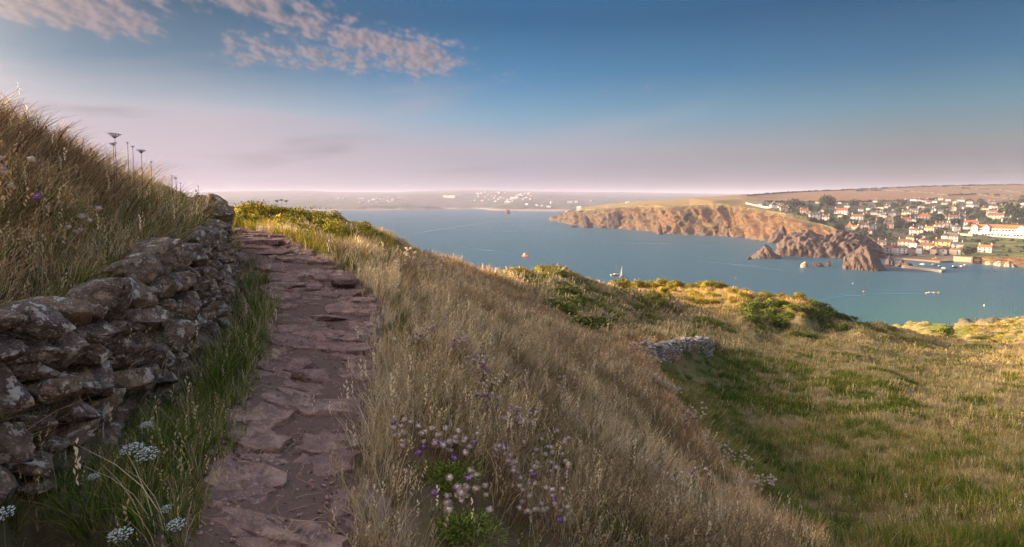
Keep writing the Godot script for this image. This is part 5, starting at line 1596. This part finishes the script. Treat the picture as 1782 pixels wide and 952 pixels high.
func make_trees():
	var green := [Color(0.055, 0.075, 0.03), Color(0.035, 0.055, 0.025), Color(0.09, 0.095, 0.035)]
	var kinds := []
	for k in 4:
		var o := Node3D.new()
		var c := MeshInstance3D.new(); c.name = "crown"; c.mesh = foliage(800 + k, 900, 14, Vector2(0.05, 0.10), green, 0.9, -0.3); c.material_override = M.leaf
		c.position.y = 0.12
		var st := start(); tube(st, [Vector3(0, -0.2, 0), Vector3(0.02, 0.3, 0)], [0.035, 0.02], 5)
		var tr := MeshInstance3D.new(); tr.name = "trunk"; tr.mesh = finish(st); tr.material_override = M.wood
		o.add_child(c); o.add_child(tr)
		kinds.append(o)
	var spots := [[1381, 364, 28], [1394, 362, 18], [1438, 361, 30], [1447, 362, 22], [1366, 357, 10], [1485, 359, 16], [1478, 360, 10], [1762, 378, 34], [1745, 375, 22], [1776, 377, 20], [1628, 390, 26], [1612, 394, 18], [1563, 396, 24], [1580, 395, 16], [1461, 398, 12], [1462, 405, 12], [1505, 412, 20], [1684, 446, 24], [1521, 437, 12], [1530, 392, 18], [1600, 389, 14], [1705, 378, 16], [1690, 384, 14], [1660, 390, 14]]
	while spots.size() < 125:
		var x := R(1350, 1785); var y := R(353, 402)
		if y < 355 - 0.012 * (x - 1350) or (x < 1440 and y > 378) or y > 362 + (x - 1330) * 0.28 or (x > 1640 and y > 396): continue
		spots.append([x, y, R(7, 15)])
	for k in 9: spots.append([R(1690, 1785), R(419, 434), R(5, 9)])
	spots.sort_custom(func(a, b): return a[0] < b[0])
	for k in spots.size():
		var q: Array = spots[k]
		var at := main.seen_at(sight(q[0], q[1]), 440, 2700)
		if at == Vector3.INF: continue
		var s: float = q[2] * Vector2(at.x, at.z).length() / LENS
		var t := dup(kinds[k % 4], "tree", at, R(0, TAU), Vector3(s, s * R(0.8, 1.15), s) * 0.95, "%s dark tree among the village houses, %s from the left" % ["big" if q[2] > 20 else ("bushy" if q[2] > 11 else "small"), ordinal(k + 1)], "trees among the village houses")
		t.set_meta("category", "tree")
	var places := []; var tints := []
	for k in 2600:
		var x := R(1335, 1800); var y := R(350, 446)
		if y < 354 - 0.012 * (x - 1350) or (y > 364 + (x - 1330) * 0.27 and x < 1650) or (x > 1650 and y > 418 and rng.randf() < 0.78) or (x > 1670 and y > 396 and y < 418 and rng.randf() < 0.85): continue
		var at := main.seen_at(sight(x, y), 440, 2700)
		if at == Vector3.INF: continue
		var s := R(2.0, 4.5)
		places.append(Transform3D(Basis(Vector3.UP, R(0, TAU)).scaled(Vector3(s, s * R(0.5, 0.9), s)), at)); tints.append(Color(1, 1, 1) * R(0.7, 1.5))
	scatter("garden_shrubs", foliage(820, 160, 7, Vector2(0.12, 0.22), green, 0.8), M.leaf, places, tints)
	# hedges between the brown fields
	for q in [[[[1300, 341], [1375, 335.2], [1500, 330], [1600, 325.5], [1700, 323], [1790, 322]], "hedge along the skyline of the brown fields"], [[[1480, 333], [1540, 331.5], [1600, 335], [1650, 340.5], [1700, 338.5], [1790, 343]], "long hedge across the middle of the brown fields"],
			[[[1640, 327], [1700, 329], [1745, 331.5], [1790, 337]], "upper hedge at the right of the brown fields"], [[[1700, 339], [1740, 345], [1790, 351]], "hedge falling to the right edge below the long one"], [[[1330, 352], [1420, 352.5], [1500, 352], [1560, 350.5], [1640, 347]], "hedge between the top houses and the brown field"]]:
		var st := start(false)
		var rows := []
		for k in q[0].size() - 1:
			for i in 30:
				var u := i / 30.0
				var d := sight(lerpf(q[0][k][0], q[0][k + 1][0], u), lerpf(q[0][k][1], q[0][k + 1][1], u))
				var at := Vector3.INF
				for tries in 12:
					at = main.seen_at(d, 900, 2900)
					if at != Vector3.INF: break
					d.y -= 0.0007
				if at == Vector3.INF: continue
				var h := R(1.8, 4.2); var w := 3.0
				var o := Vector3(at.x, 0, at.z).normalized() * w
				rows.append([at - o + Vector3(0, -1, 0), at - o * 0.7 + Vector3(0, h * 0.8, 0), at + Vector3(0, h, 0), at + o + Vector3(0, -1, 0)])
		for k in rows.size() - 1:
			for j in 3: quad(st, rows[k][j], rows[k + 1][j], rows[k + 1][j + 1], rows[k][j + 1])
		tag(obj("hedge", finish(st), M.hedge), q[1], "hedge", "hedges of the brown fields")
	# white houses on the far shore, a few pixels each
	spots = [[783, 344.5, 20, 4], [774, 343, 6, 3], [884, 354, 9, 4], [880, 353.5, 4, 3], [600, 346, 6, 3], [591, 346, 5, 2.5], [627, 348, 4, 3], [644, 352, 6, 3], [632, 352, 4, 3], [663, 352.5, 7, 3], [917, 357, 5, 3], [934, 359, 4, 3], [943, 360, 4, 3], [955, 361.5, 7, 3], [992, 354, 9, 4], [1003, 353, 5, 3], [1028, 352, 3, 4], [1090, 355, 4, 3], [1094, 355, 3, 3], [1008, 366, 8, 6], [960, 354, 4, 3]]
	for k in 55: spots.append([R(825, 930), R(334, 352), R(2, 4), 2])
	for k in 22: spots.append([R(625, 705), R(345, 353), R(2, 4), 2])
	spots.sort_custom(func(a, b): return a[0] < b[0])
	for k in spots.size():
		var q: Array = spots[k]
		var at := main.seen_at(sight(q[0], q[1]), 1380, 8000)
		if at == Vector3.INF: continue
		var m := Vector2(at.x, at.z).length() / LENS
		var st := start()
		var w: float = q[2] * m; var h: float = q[3] * m * 0.62; var d: float = minf(w, 12.0)
		box(st, Vector3(0, h / 2 - 1, 0), Vector3(w, h + 2, d))
		prism(st, w, d, h + 0.05, q[3] * m * 0.38, 0.2, 0.0)
		var o := obj("far_house", finish(st), M.white if rng.randf() < 0.75 else M.cream)
		o.position = at; o.rotation.y = atan2(-at.x, -at.z) + R(-0.5, 0.3)
		tag(o, "%s pale house on the hazy far shore, %s from the left" % ["long" if q[2] > 7.5 else "tiny", ordinal(k + 1)], "house", "houses on the hazy far shore")

func hull(st: SurfaceTool, long: float, wide: float, deep: float):      # bow towards +x
	var ribs := [[-0.5, 0.72, 0.9], [-0.3, 0.95, 1.0], [0.0, 1.0, 1.0], [0.25, 0.8, 1.05], [0.42, 0.4, 1.18], [0.5, 0.04, 1.28]]
	var loops := []
	for r in ribs:
		var w: float = wide / 2 * r[1]; var x: float = long * r[0]
		loops.append([Vector3(x, deep * r[2], -w), Vector3(x, deep * 0.3, -w * 0.85), Vector3(x * 0.96, -deep * 0.35, 0), Vector3(x, deep * 0.3, w * 0.85), Vector3(x, deep * r[2], w), Vector3(x, deep * r[2], w * 0.8), Vector3(x, deep * 0.45, 0), Vector3(x, deep * r[2], -w * 0.8)])
	for k in loops.size() - 1:
		for j in 8: quad(st, loops[k][j], loops[k + 1][j], loops[k + 1][(j + 1) % 8], loops[k][(j + 1) % 8])
	var e: Array = loops[0]
	for j in range(1, 7): tri(st, e[0], e[j + 1], e[j])

func sitter() -> ArrayMesh:      # a seated figure: legs forward, torso, bowed head, arms out to the oar
	var st := start(false)
	tube(st, [Vector3(0, 0.05, 0), Vector3(-0.03, 0.12, 0), Vector3(0.02, 0.32, 0), Vector3(0.06, 0.52, 0), Vector3(0.08, 0.58, 0), Vector3(0.09, 0.64, 0), Vector3(0.10, 0.74, 0), Vector3(0.10, 0.84, 0), Vector3(0.10, 0.88, 0)], [0.10, 0.16, 0.17, 0.19, 0.09, 0.06, 0.10, 0.09, 0.02], 8)
	for s in [-1, 1]:
		tube(st, [Vector3(0, 0.10, 0.08 * s), Vector3(0.38, 0.22, 0.11 * s), Vector3(0.66, -0.1, 0.11 * s), Vector3(0.76, -0.1, 0.11 * s)], [0.09, 0.07, 0.05, 0.04], 6)
		tube(st, [Vector3(0.06, 0.5, 0.17 * s), Vector3(0.25, 0.34, 0.2 * s), Vector3(0.48, 0.34, 0.12 * s)], [0.055, 0.045, 0.035], 6)
	return finish(st)

func make_boats():
	# small craft moored in the harbour
	for q in [[1605, 460.5, 3.6, "w", "white dinghy moored behind the breakwater, leftmost"], [1624, 462, 4.2, "n", "dark dinghy moored behind the middle of the breakwater"], [1634, 464.5, 3.6, "n", "dark little boat near the breakwater's head"], [1642, 467, 3.2, "w", "pale dinghy just off the breakwater's head"],
			[1660, 466, 5.0, "n", "dark hulled boat in the open harbour left of two white ones"], [1672, 466, 4.5, "w", "left one of two white motor boats in the harbour"], [1678, 463.5, 5.2, "w", "right and larger of two white motor boats in the harbour"], [1628, 451, 5.0, "y", "bright yellow boat drawn up on the sand by the quay"]]:
		var at := on_sea(q[0], q[1])
		if q[3] == "y": at = main.seen_at(sight(q[0], q[1]), 400, 1000)
		var t := thing("small_boat", q[4], "boat", at, R(0, TAU), "small boats in the harbour")
		var st := start(); hull(st, q[2], q[2] * 0.38, q[2] * 0.16)
		obj("hull", finish(st), {"w": M.white, "n": M.navy, "y": M.buoy_yellow}[q[3]], t)
		st = start(); box(st, Vector3(0.1 * q[2], q[2] * 0.2, 0), Vector3(q[2] * 0.22, q[2] * 0.2, q[2] * 0.22)); obj("cuddy", finish(st), M.white, t)
		st = start(); box(st, Vector3(-0.48 * q[2], q[2] * 0.16, 0), Vector3(q[2] * 0.06, q[2] * 0.22, q[2] * 0.08)); obj("outboard_motor", finish(st), M.navy, t)
	# yachts
	var at := on_sea(1071, 479.5)
	var y := thing("yacht", "small white yacht with bare mast anchored beyond the gorse knoll", "yacht", at, 0.25)
	var st := start(); hull(st, 6.6, 2.1, 0.85); obj("hull", finish(st), M.white, y)
	st = start(); box(st, Vector3(0.2, 1.1, 0), Vector3(2.4, 0.5, 1.1)); obj("cabin", finish(st), M.white, y)
	st = start(); tube(st, [Vector3(0.4, 0.8, 0), Vector3(0.4, 9.2, 0)], [0.07, 0.05], 6); obj("mast", finish(st), M.grey, y)
	st = start(); tube(st, [Vector3(0.4, 1.8, 0), Vector3(-2.4, 1.9, 0.1)], [0.16, 0.12], 6); obj("boom", finish(st), M.navy, y)
	at = on_sea(1081.5, 482)
	y = thing("sailing_boat", "sailing boat with one tall white sail right beside the anchored yacht", "sailing boat", at, 0.9)
	st = start(); hull(st, 4.6, 1.6, 0.6); obj("hull", finish(st), M.white, y)
	st = start(); tube(st, [Vector3(0.5, 0.4, 0), Vector3(0.5, 7.4, 0)], [0.06, 0.04], 6); obj("mast", finish(st), M.grey, y)
	st = start(false)
	for k in 8:
		for j in 4:
			var p := []
			for w in [[k, j], [k + 1, j], [k + 1, j + 1], [k, j + 1]]:
				var u: float = w[0] / 8.0; var v: float = w[1] / 4.0
				p.append(Vector3(0.45 - v * 2.7 * (1 - u), 0.9 + u * 6.4, sin(v * PI) * 0.35 * (1 - u)))
			quad(st, p[0], p[1], p[2], p[3])
	obj("sail", finish(st), M.sail, y)
	# fishing boat out in the bay
	at = on_sea(914.5, 446.5)
	y = thing("fishing_boat", "small fishing boat with orange hull and white wheelhouse alone in the bay", "fishing boat", at, 2.6)
	st = start(); hull(st, 6.5, 2.4, 1.1); obj("hull", finish(st), M.buoy_orange, y)
	st = start(); box(st, Vector3(0.9, 2.0, 0), Vector3(1.5, 1.9, 1.5)); box(st, Vector3(0.9, 3.0, 0), Vector3(1.8, 0.12, 1.8)); obj("wheelhouse", finish(st), M.white, y)
	st = start(); box(st, Vector3(1.67, 2.4, 0), Vector3(0.06, 0.6, 1.2)); obj("window", finish(st), M.pane, y)
	st = start(); tube(st, [Vector3(-1.2, 0.9, 0), Vector3(-1.2, 5.2, 0)], [0.07, 0.04], 5); obj("mast", finish(st), M.grey, y)
	# rowing boat with its crew
	at = on_sea(1625, 511)
	y = thing("rowing_boat", "long slim rowing boat with a crew crossing the cove", "rowing boat", at, -0.12)
	st = start(); hull(st, 7.6, 1.5, 0.5); obj("hull", finish(st), M.cream, y)
	var body := sitter()
	var shirts := [M.white, M.pink, M.white, M.red_tile, M.cream]
	for k in 5:
		var x := -2.4 + k * 1.15
		st = start(); box(st, Vector3(x, 0.38, 0), Vector3(0.22, 0.05, 1.1)); obj("thwart", finish(st), M.wood, y)
		if k < 4:
			var s := 1.0 if k % 2 else -1.0
			st = start(); tube(st, [Vector3(x + 0.5, 0.74, 0.1 * s), Vector3(x + 0.5, 0.62, 0.8 * s), Vector3(x + 0.2, 0.05, 3.0 * s)], [0.03, 0.03, 0.07], 5); obj("oar", finish(st), M.white, y)
		var man := obj("person", body, shirts[k])
		man.transform = Transform3D(Basis(Vector3.UP, -0.12), at + Basis(Vector3.UP, -0.12) * Vector3(x, 0.36, 0))
		tag(man, "person in %s shirt seated %s from the left in the long rowing boat" % [["white", "pink", "white", "red", "cream"][k], ordinal(k + 1)], "person", "crew of the rowing boat")
	# smooth slicks and wakes that lie on the rippled water
	st = start(false)
	for q in [[[700, 409], [740, 403], [780, 397.5], [820, 391], [860, 386.5], [900, 384]], [[820, 405], [880, 403], [940, 400], [1000, 401.5]], [[1420, 521], [1470, 515], [1520, 512], [1570, 511], [1612, 511]], [[890, 440], [850, 436], [800, 430]], [[1040, 420], [1110, 424], [1200, 424], [1290, 428]], [[760, 380], [860, 378], [950, 380]], [[1180, 452], [1260, 458], [1330, 466], [1420, 478]]]:
		var pts := []
		for w in q: pts.append(on_sea(w[0], w[1]))
		for k in pts.size() - 1:
			var side: Vector3 = (pts[k + 1] - pts[k]).cross(Vector3.UP).normalized()
			var wa := (1.0 + 1.8 * absf(sin(k * 1.7))) * (0.15 if k == 0 else 1.0); var wb := (1.0 + 1.8 * absf(sin((k + 1) * 1.7))) * (0.15 if k == pts.size() - 2 else 1.0)
			var up := Vector3(0, 0.03, 0)
			quad(st, pts[k] - side * wa + up, pts[k + 1] - side * wb + up, pts[k + 1] + side * wb + up, pts[k] + side * wa + up)
	tag(obj("calm_water", finish(st), M.slick), "", "", "", "stuff")
	# mooring buoys
	for q in [[1503, 508, "orange mooring buoy below the sunlit rock stack", "o"], [1484, 494, "pale buoy between the rock stack and the orange buoy", "w"], [1713, 532, "small white buoy in the green shallows at the right", "w"], [1280, 485, "orange buoy just above the sunlit gorse ridge", "o"], [1105, 487, "white buoy just right of the sailing boats", "w"]]:
		at = on_sea(q[0], q[1])
		var b := thing("buoy", q[2], "buoy", at, 0, "mooring buoys")
		st = start(false); tube(st, [Vector3(0, -0.4, 0), Vector3(0, -0.2, 0), Vector3(0, 0.2, 0), Vector3(0, 0.4, 0), Vector3(0, 0.5, 0)], [0.1, 0.3, 0.42, 0.27, 0.04], 10); obj("float", finish(st), M.buoy_orange if q[3] == "o" else M.white, b)
		st = start(); tube(st, [Vector3(0, 0.45, 0), Vector3(0, 0.75, 0)], [0.05, 0.05], 5); obj("ring_post", finish(st), M.grey, b)

func make_car(st_color: Material) -> Node3D:
	var o := Node3D.new()
	var st := start(); box(st, Vector3(0, 0.62, 0), Vector3(4.1, 0.62, 1.7)); box(st, Vector3(-0.1, 0.32, 0), Vector3(3.7, 0.2, 1.6))
	obj("body", finish(st), st_color, o)
	st = start()
	var p := [Vector3(-1.7, 0.93, 0.8), Vector3(1.1, 0.93, 0.8), Vector3(0.5, 1.42, 0.66), Vector3(-1.3, 1.42, 0.66)]
	var n := []
	for q in p: n.append(q * Vector3(1, 1, -1))
	quad(st, p[0], p[1], p[2], p[3]); quad(st, n[1], n[0], n[3], n[2]); quad(st, p[1], n[1], n[2], p[2]); quad(st, n[0], p[0], p[3], n[3])
	obj("cabin_glass", finish(st), M.pane, o)
	st = start(); box(st, Vector3(-0.4, 1.44, 0), Vector3(1.85, 0.06, 1.36)); obj("roof", finish(st), st_color, o)
	for x in [-1.25, 1.3]:
		for z in [-0.8, 0.8]:
			st = start(); tube(st, [Vector3(x, 0.32, z - 0.1), Vector3(x, 0.32, z + 0.1)], [0.32, 0.32], 10); obj("wheel", finish(st), M.tyre, o)
	return o

func wall_run(called: String, label: String, category: String, list: Array, high: float, thick: float, m: Material):
	var st := start()
	for k in list.size() - 1:
		var a: Vector3 = list[k]; var b: Vector3 = list[k + 1]
		var mid := (a + b) / 2
		box(st, Vector3(mid.x, high / 2 - 0.75, mid.z), Vector3(a.distance_to(b) + thick * 0.4 - k % 2 * 0.01, high + 1.5 - k % 2 * 0.02, thick - k % 2 * 0.02), Basis(Vector3.UP, -atan2(b.z - a.z, b.x - a.x)))
	tag(obj(called, finish(st), m), label, category)

func make_harbour():
	wall_run("breakwater", "long pale concrete breakwater running out from the low rocks", "breakwater", [on_sea(1573, 466), on_sea(1600, 469), on_sea(1640, 474)], 1.7, 3.2, M.concrete)
	wall_run("breakwater", "short dark causeway wall linking the rock stack to the pyramid rock", "breakwater", [on_sea(1528, 463), on_sea(1546, 463.5)], 1.4, 2.0, M.rock)
	wall_run("jetty", "curved sunlit jetty behind the rock stack", "jetty", [on_sea(1465, 448), on_sea(1478, 449), on_sea(1488, 451.5), on_sea(1494, 454)], 2.2, 3.0, M.concrete)
	wall_run("quay_wall", "long grey quay wall below the row of parked cars", "quay", [on_sea(1524, 448), on_sea(1556, 450.5), on_sea(1596, 453.5), on_sea(1636, 457), on_sea(1656, 456.2)], 1.3, 2.4, M.quay)
	wall_run("sea_wall", "pale harbour sea wall with the low cliff to its right", "sea wall", [on_sea(1660, 455.5), on_sea(1676, 456.6), on_sea(1691, 457.6), on_sea(1714, 459.4)], 4.4, 1.4, M.concrete)
	var st := start(); box(st, on_sea(1693, 458.5) + Vector3(0, 2.4, 0), Vector3(1.8, 6.4, 1.8)); tag(obj("harbour_pillar", finish(st), M.rock), "dark squat pillar on the face of the sea wall", "pillar")
	var paints := [[M.white, "white"], [M.navy, "dark blue"], [M.grey, "silver"], [M.red_tile, "red"], [M.tyre, "black"], [M.white, "white"]]
	var protos := []
	for p in paints: protos.append(make_car(p[0]))
	for k in 14:
		var x := 1522.0 + k * 6.3 + R(-1.5, 1.5)
		var at := main.seen_at(sight(x, 443.6 + k * 0.14 + R(-0.5, 0.5)), 440, 1100)
		if at == Vector3.INF: continue
		var c := rng.randi() % 6
		var o := dup(protos[c], "parked_car", at + Vector3(0, 0.05, 0), R(-0.4, 0.4), Vector3.ONE, "%s car parked on the quay, %s from the left" % [paints[c][1], ordinal(k + 1)], "cars parked on the quay")
		o.set_meta("category", "car")
	# flat-topped low cliff at the right of the harbour
	var foot := []; var brink := []
	for q in [[1694, 459.4, 446.5], [1712, 460, 446], [1740, 463, 446.5], [1782, 466, 447.5], [1860, 472, 448], [2000, 480, 455]]:
		var f := on_sea(q[0], q[1])
		foot.append(f); brink.append(survey(q[0], q[2], Vector2(f.x, f.z).length() + 7))
	cliff("low_cliff", foot, brink, 0.28, Vector3(0, 0, 1), 12.0)
	# garden wall above the cliff and the lane wall on the hill
	for q in [[[[1298, 355], [1312, 358], [1326, 361], [1340, 363]], "pale garden wall of the leftmost cliff top house"], [[[1648, 408], [1668, 409.5], [1692, 411.5]], "pale boundary wall left of the long white terrace"], [[[1412, 379], [1424, 382.5]], "short white garden wall below the low bungalow"]]:
		var list := []
		for w in q[0]: list.append(main.seen_at(sight(w[0], w[1]), 440, 2700))
		st = start()
		for k in list.size() - 1:
			var a: Vector3 = list[k]; var b: Vector3 = list[k + 1]
			if a == Vector3.INF or b == Vector3.INF: continue
			var d := (b - a)
			var bs := Basis(d.normalized(), Vector3.UP, d.normalized().cross(Vector3.UP).normalized())
			box(st, (a + b) / 2 + Vector3(0, 0.7, 0), Vector3(d.length(), 2.6, 0.5), bs)
		tag(obj("garden_wall", finish(st), M.cream), q[1], "wall", "pale walls on the hill")


func make_materials():
	grain.seed = 3; grain.frequency = 0.02; grain.fractal_octaves = 4
	ridged.seed = 8; ridged.frequency = 0.02; ridged.fractal_octaves = 3
	var rock_relief := noise_texture(512, 0.012, FastNoiseLite.TYPE_SIMPLEX_SMOOTH, 6, 4)
	var tiles := {"uv1_triplanar": true, "uv1_world_triplanar": true}
	var relief := func(scale, cm): return {"uv1_triplanar": true, "uv1_world_triplanar": true, "uv1_scale": Vector3.ONE * scale, "heightmap_enabled": true, "heightmap_texture": rock_relief, "heightmap_scale": cm}
	M.soil = mat(Color(1, 1, 1), 1.0, {"vertex_color_use_as_albedo": true}.merged(relief.call(1.1, 2.0)))
	M.land = mat(Color(1, 1, 1), 1.0, {"vertex_color_use_as_albedo": true})
	M.cliff = mat(Color(1, 1, 1), 0.95, {"vertex_color_use_as_albedo": true}.merged(relief.call(0.06, 90.0)))
	M.dirt = mat(Color(0.165, 0.105, 0.078), 1.0, relief.call(1.6, 2.5))
	M.wood = mat(Color(0.10, 0.07, 0.045))
	M.grass = mat(Color(1, 1, 1), 0.75, {"vertex_color_use_as_albedo": true, "backlight_enabled": true, "backlight": Color(0.9, 0.9, 0.9), "metallic_specular": 0.25})
	M.leaf = mat(Color(1, 1, 1), 0.7, {"vertex_color_use_as_albedo": true, "backlight_enabled": true, "backlight": Color(0.4, 0.4, 0.4), "metallic_specular": 0.25})
	M.petal = mat(Color(1, 1, 1), 0.8, {"vertex_color_use_as_albedo": true, "backlight_enabled": true, "backlight": Color(0.7, 0.7, 0.7)})
	M.stem = mat(Color(0.22, 0.11, 0.06))
	M.green_stem = mat(Color(0.10, 0.14, 0.05))
	var own := {"uv1_triplanar": true, "uv1_triplanar_sharpness": 6.0, "heightmap_enabled": true, "heightmap_texture": rock_relief}
	M.slabs = []
	for k in 3:
		var t := stone_texture(256, 0.02, 60 + k, [[Color(0.36, 0.215, 0.155), Color(0.30, 0.185, 0.15), Color(0.42, 0.275, 0.195)][k], Color(0.17, 0.10, 0.078), Color(0.50, 0.36, 0.29)], [[Color(0.16, 0.11, 0.10), 0.66, 0.5]])
		M.slabs.append(mat(Color(1, 1, 1), 0.85, {"albedo_texture": t, "uv1_world_triplanar": true, "uv1_scale": Vector3.ONE * 0.9, "heightmap_scale": 4.5}.merged(own)))
	M.slab_grit = mat(Color(0.30, 0.2, 0.17), 0.95, {"vertex_color_use_as_albedo": true})
	M.wall = []; M.pale_wall = []
	for k in 4:
		var base: Array = [[Color(0.17, 0.125, 0.09), Color(0.075, 0.057, 0.045)], [Color(0.20, 0.145, 0.10), Color(0.09, 0.068, 0.052)], [Color(0.15, 0.11, 0.09), Color(0.075, 0.056, 0.048)], [Color(0.22, 0.15, 0.09), Color(0.10, 0.075, 0.05)]][k]
		var t := stone_texture(512, 0.014, 80 + k, [base[0], base[1], base[0] * 1.6], [[Color(0.50, 0.46, 0.39), 0.70, 0.85], [Color(0.44, 0.33, 0.22), 0.75, 0.7], [Color(0.52, 0.49, 0.43), 0.77, 0.8]])
		M.wall.append(mat(Color(1, 1, 1), 0.92, {"albedo_texture": t, "uv1_world_triplanar": true, "uv1_scale": Vector3.ONE * 1.1, "heightmap_scale": 4.0}.merged(own)))
	for k in 2:
		var t := stone_texture(128, 0.03, 90 + k, [Color(0.30, 0.27, 0.23), Color(0.13, 0.11, 0.09), Color(0.5, 0.47, 0.43)], [[Color(0.58, 0.56, 0.52), 0.60, 0.8]])
		M.pale_wall.append(mat(Color(1, 1, 1), 0.92, {"albedo_texture": t, "uv1_world_triplanar": true, "uv1_scale": Vector3.ONE * 0.7, "heightmap_scale": 2.0}.merged(own)))
	M.slick = mat(Color(0.03, 0.12, 0.18), 0.2, {"metallic_specular": 0.2})
	M.quay = mat(Color(0.17, 0.125, 0.09), 0.95)
	M.rock = mat(Color(0.10, 0.07, 0.056), 0.95, {"uv1_triplanar": true, "uv1_world_triplanar": true, "uv1_scale": Vector3.ONE * 0.09, "heightmap_enabled": true, "heightmap_texture": rock_relief, "heightmap_scale": 70.0})
	M.rock_pale = mat(Color(0.42, 0.33, 0.24), 0.95, {"uv1_triplanar": true, "uv1_world_triplanar": true, "uv1_scale": Vector3.ONE * 0.2, "heightmap_enabled": true, "heightmap_texture": rock_relief, "heightmap_scale": 40.0})
	M.white = mat(Color(0.52, 0.50, 0.47), 0.8); M.cream = mat(Color(0.56, 0.46, 0.33), 0.8); M.pink = mat(Color(0.54, 0.38, 0.32), 0.8); M.grey = mat(Color(0.34, 0.34, 0.33), 0.7); M.yellow = mat(Color(0.66, 0.46, 0.20), 0.8)
	M.slate = mat(Color(0.10, 0.09, 0.088), 0.7); M.brown_tile = mat(Color(0.14, 0.078, 0.052), 0.85); M.red_tile = mat(Color(0.28, 0.08, 0.042), 0.85); M.orange_tile = mat(Color(0.30, 0.13, 0.05), 0.85)
	M.pane = mat(Color(0.03, 0.035, 0.04), 0.25); M.door = mat(Color(0.08, 0.06, 0.05), 0.6); M.tyre = mat(Color(0.02, 0.02, 0.02), 0.8); M.navy = mat(Color(0.03, 0.05, 0.09), 0.5)
	M.buoy_orange = mat(Color(0.75, 0.18, 0.04), 0.5); M.buoy_yellow = mat(Color(0.8, 0.6, 0.03), 0.5); M.concrete = mat(Color(0.30, 0.24, 0.175), 0.9)
	M.sail = mat(Color(0.8, 0.79, 0.76), 0.8, {"backlight_enabled": true, "backlight": Color(0.5, 0.5, 0.5)})
	M.hedge = mat(Color(0.06, 0.06, 0.035), 1.0)
	var waves := noise_texture(1024, 0.06, FastNoiseLite.TYPE_SIMPLEX_SMOOTH, 3, 9, null, true, 16.0)
	M.sea = mat(Color(1, 1, 1), 0.3, {"vertex_color_use_as_albedo": true, "metallic_specular": 0.16, "uv1_triplanar": true, "uv1_world_triplanar": true, "uv1_scale": Vector3.ONE * 0.0167, "normal_enabled": true, "normal_texture": waves, "normal_scale": 0.75})


func _ready():
	rng.seed = 20
	set_stage()
	make_materials()
	make_near()
	make_far()
	make_path()
	make_walls()
	make_rocks()
	make_harbour()
	make_village()
	make_trees()
	make_boats()
	make_flowers()
	make_grass()
	make_scrub()
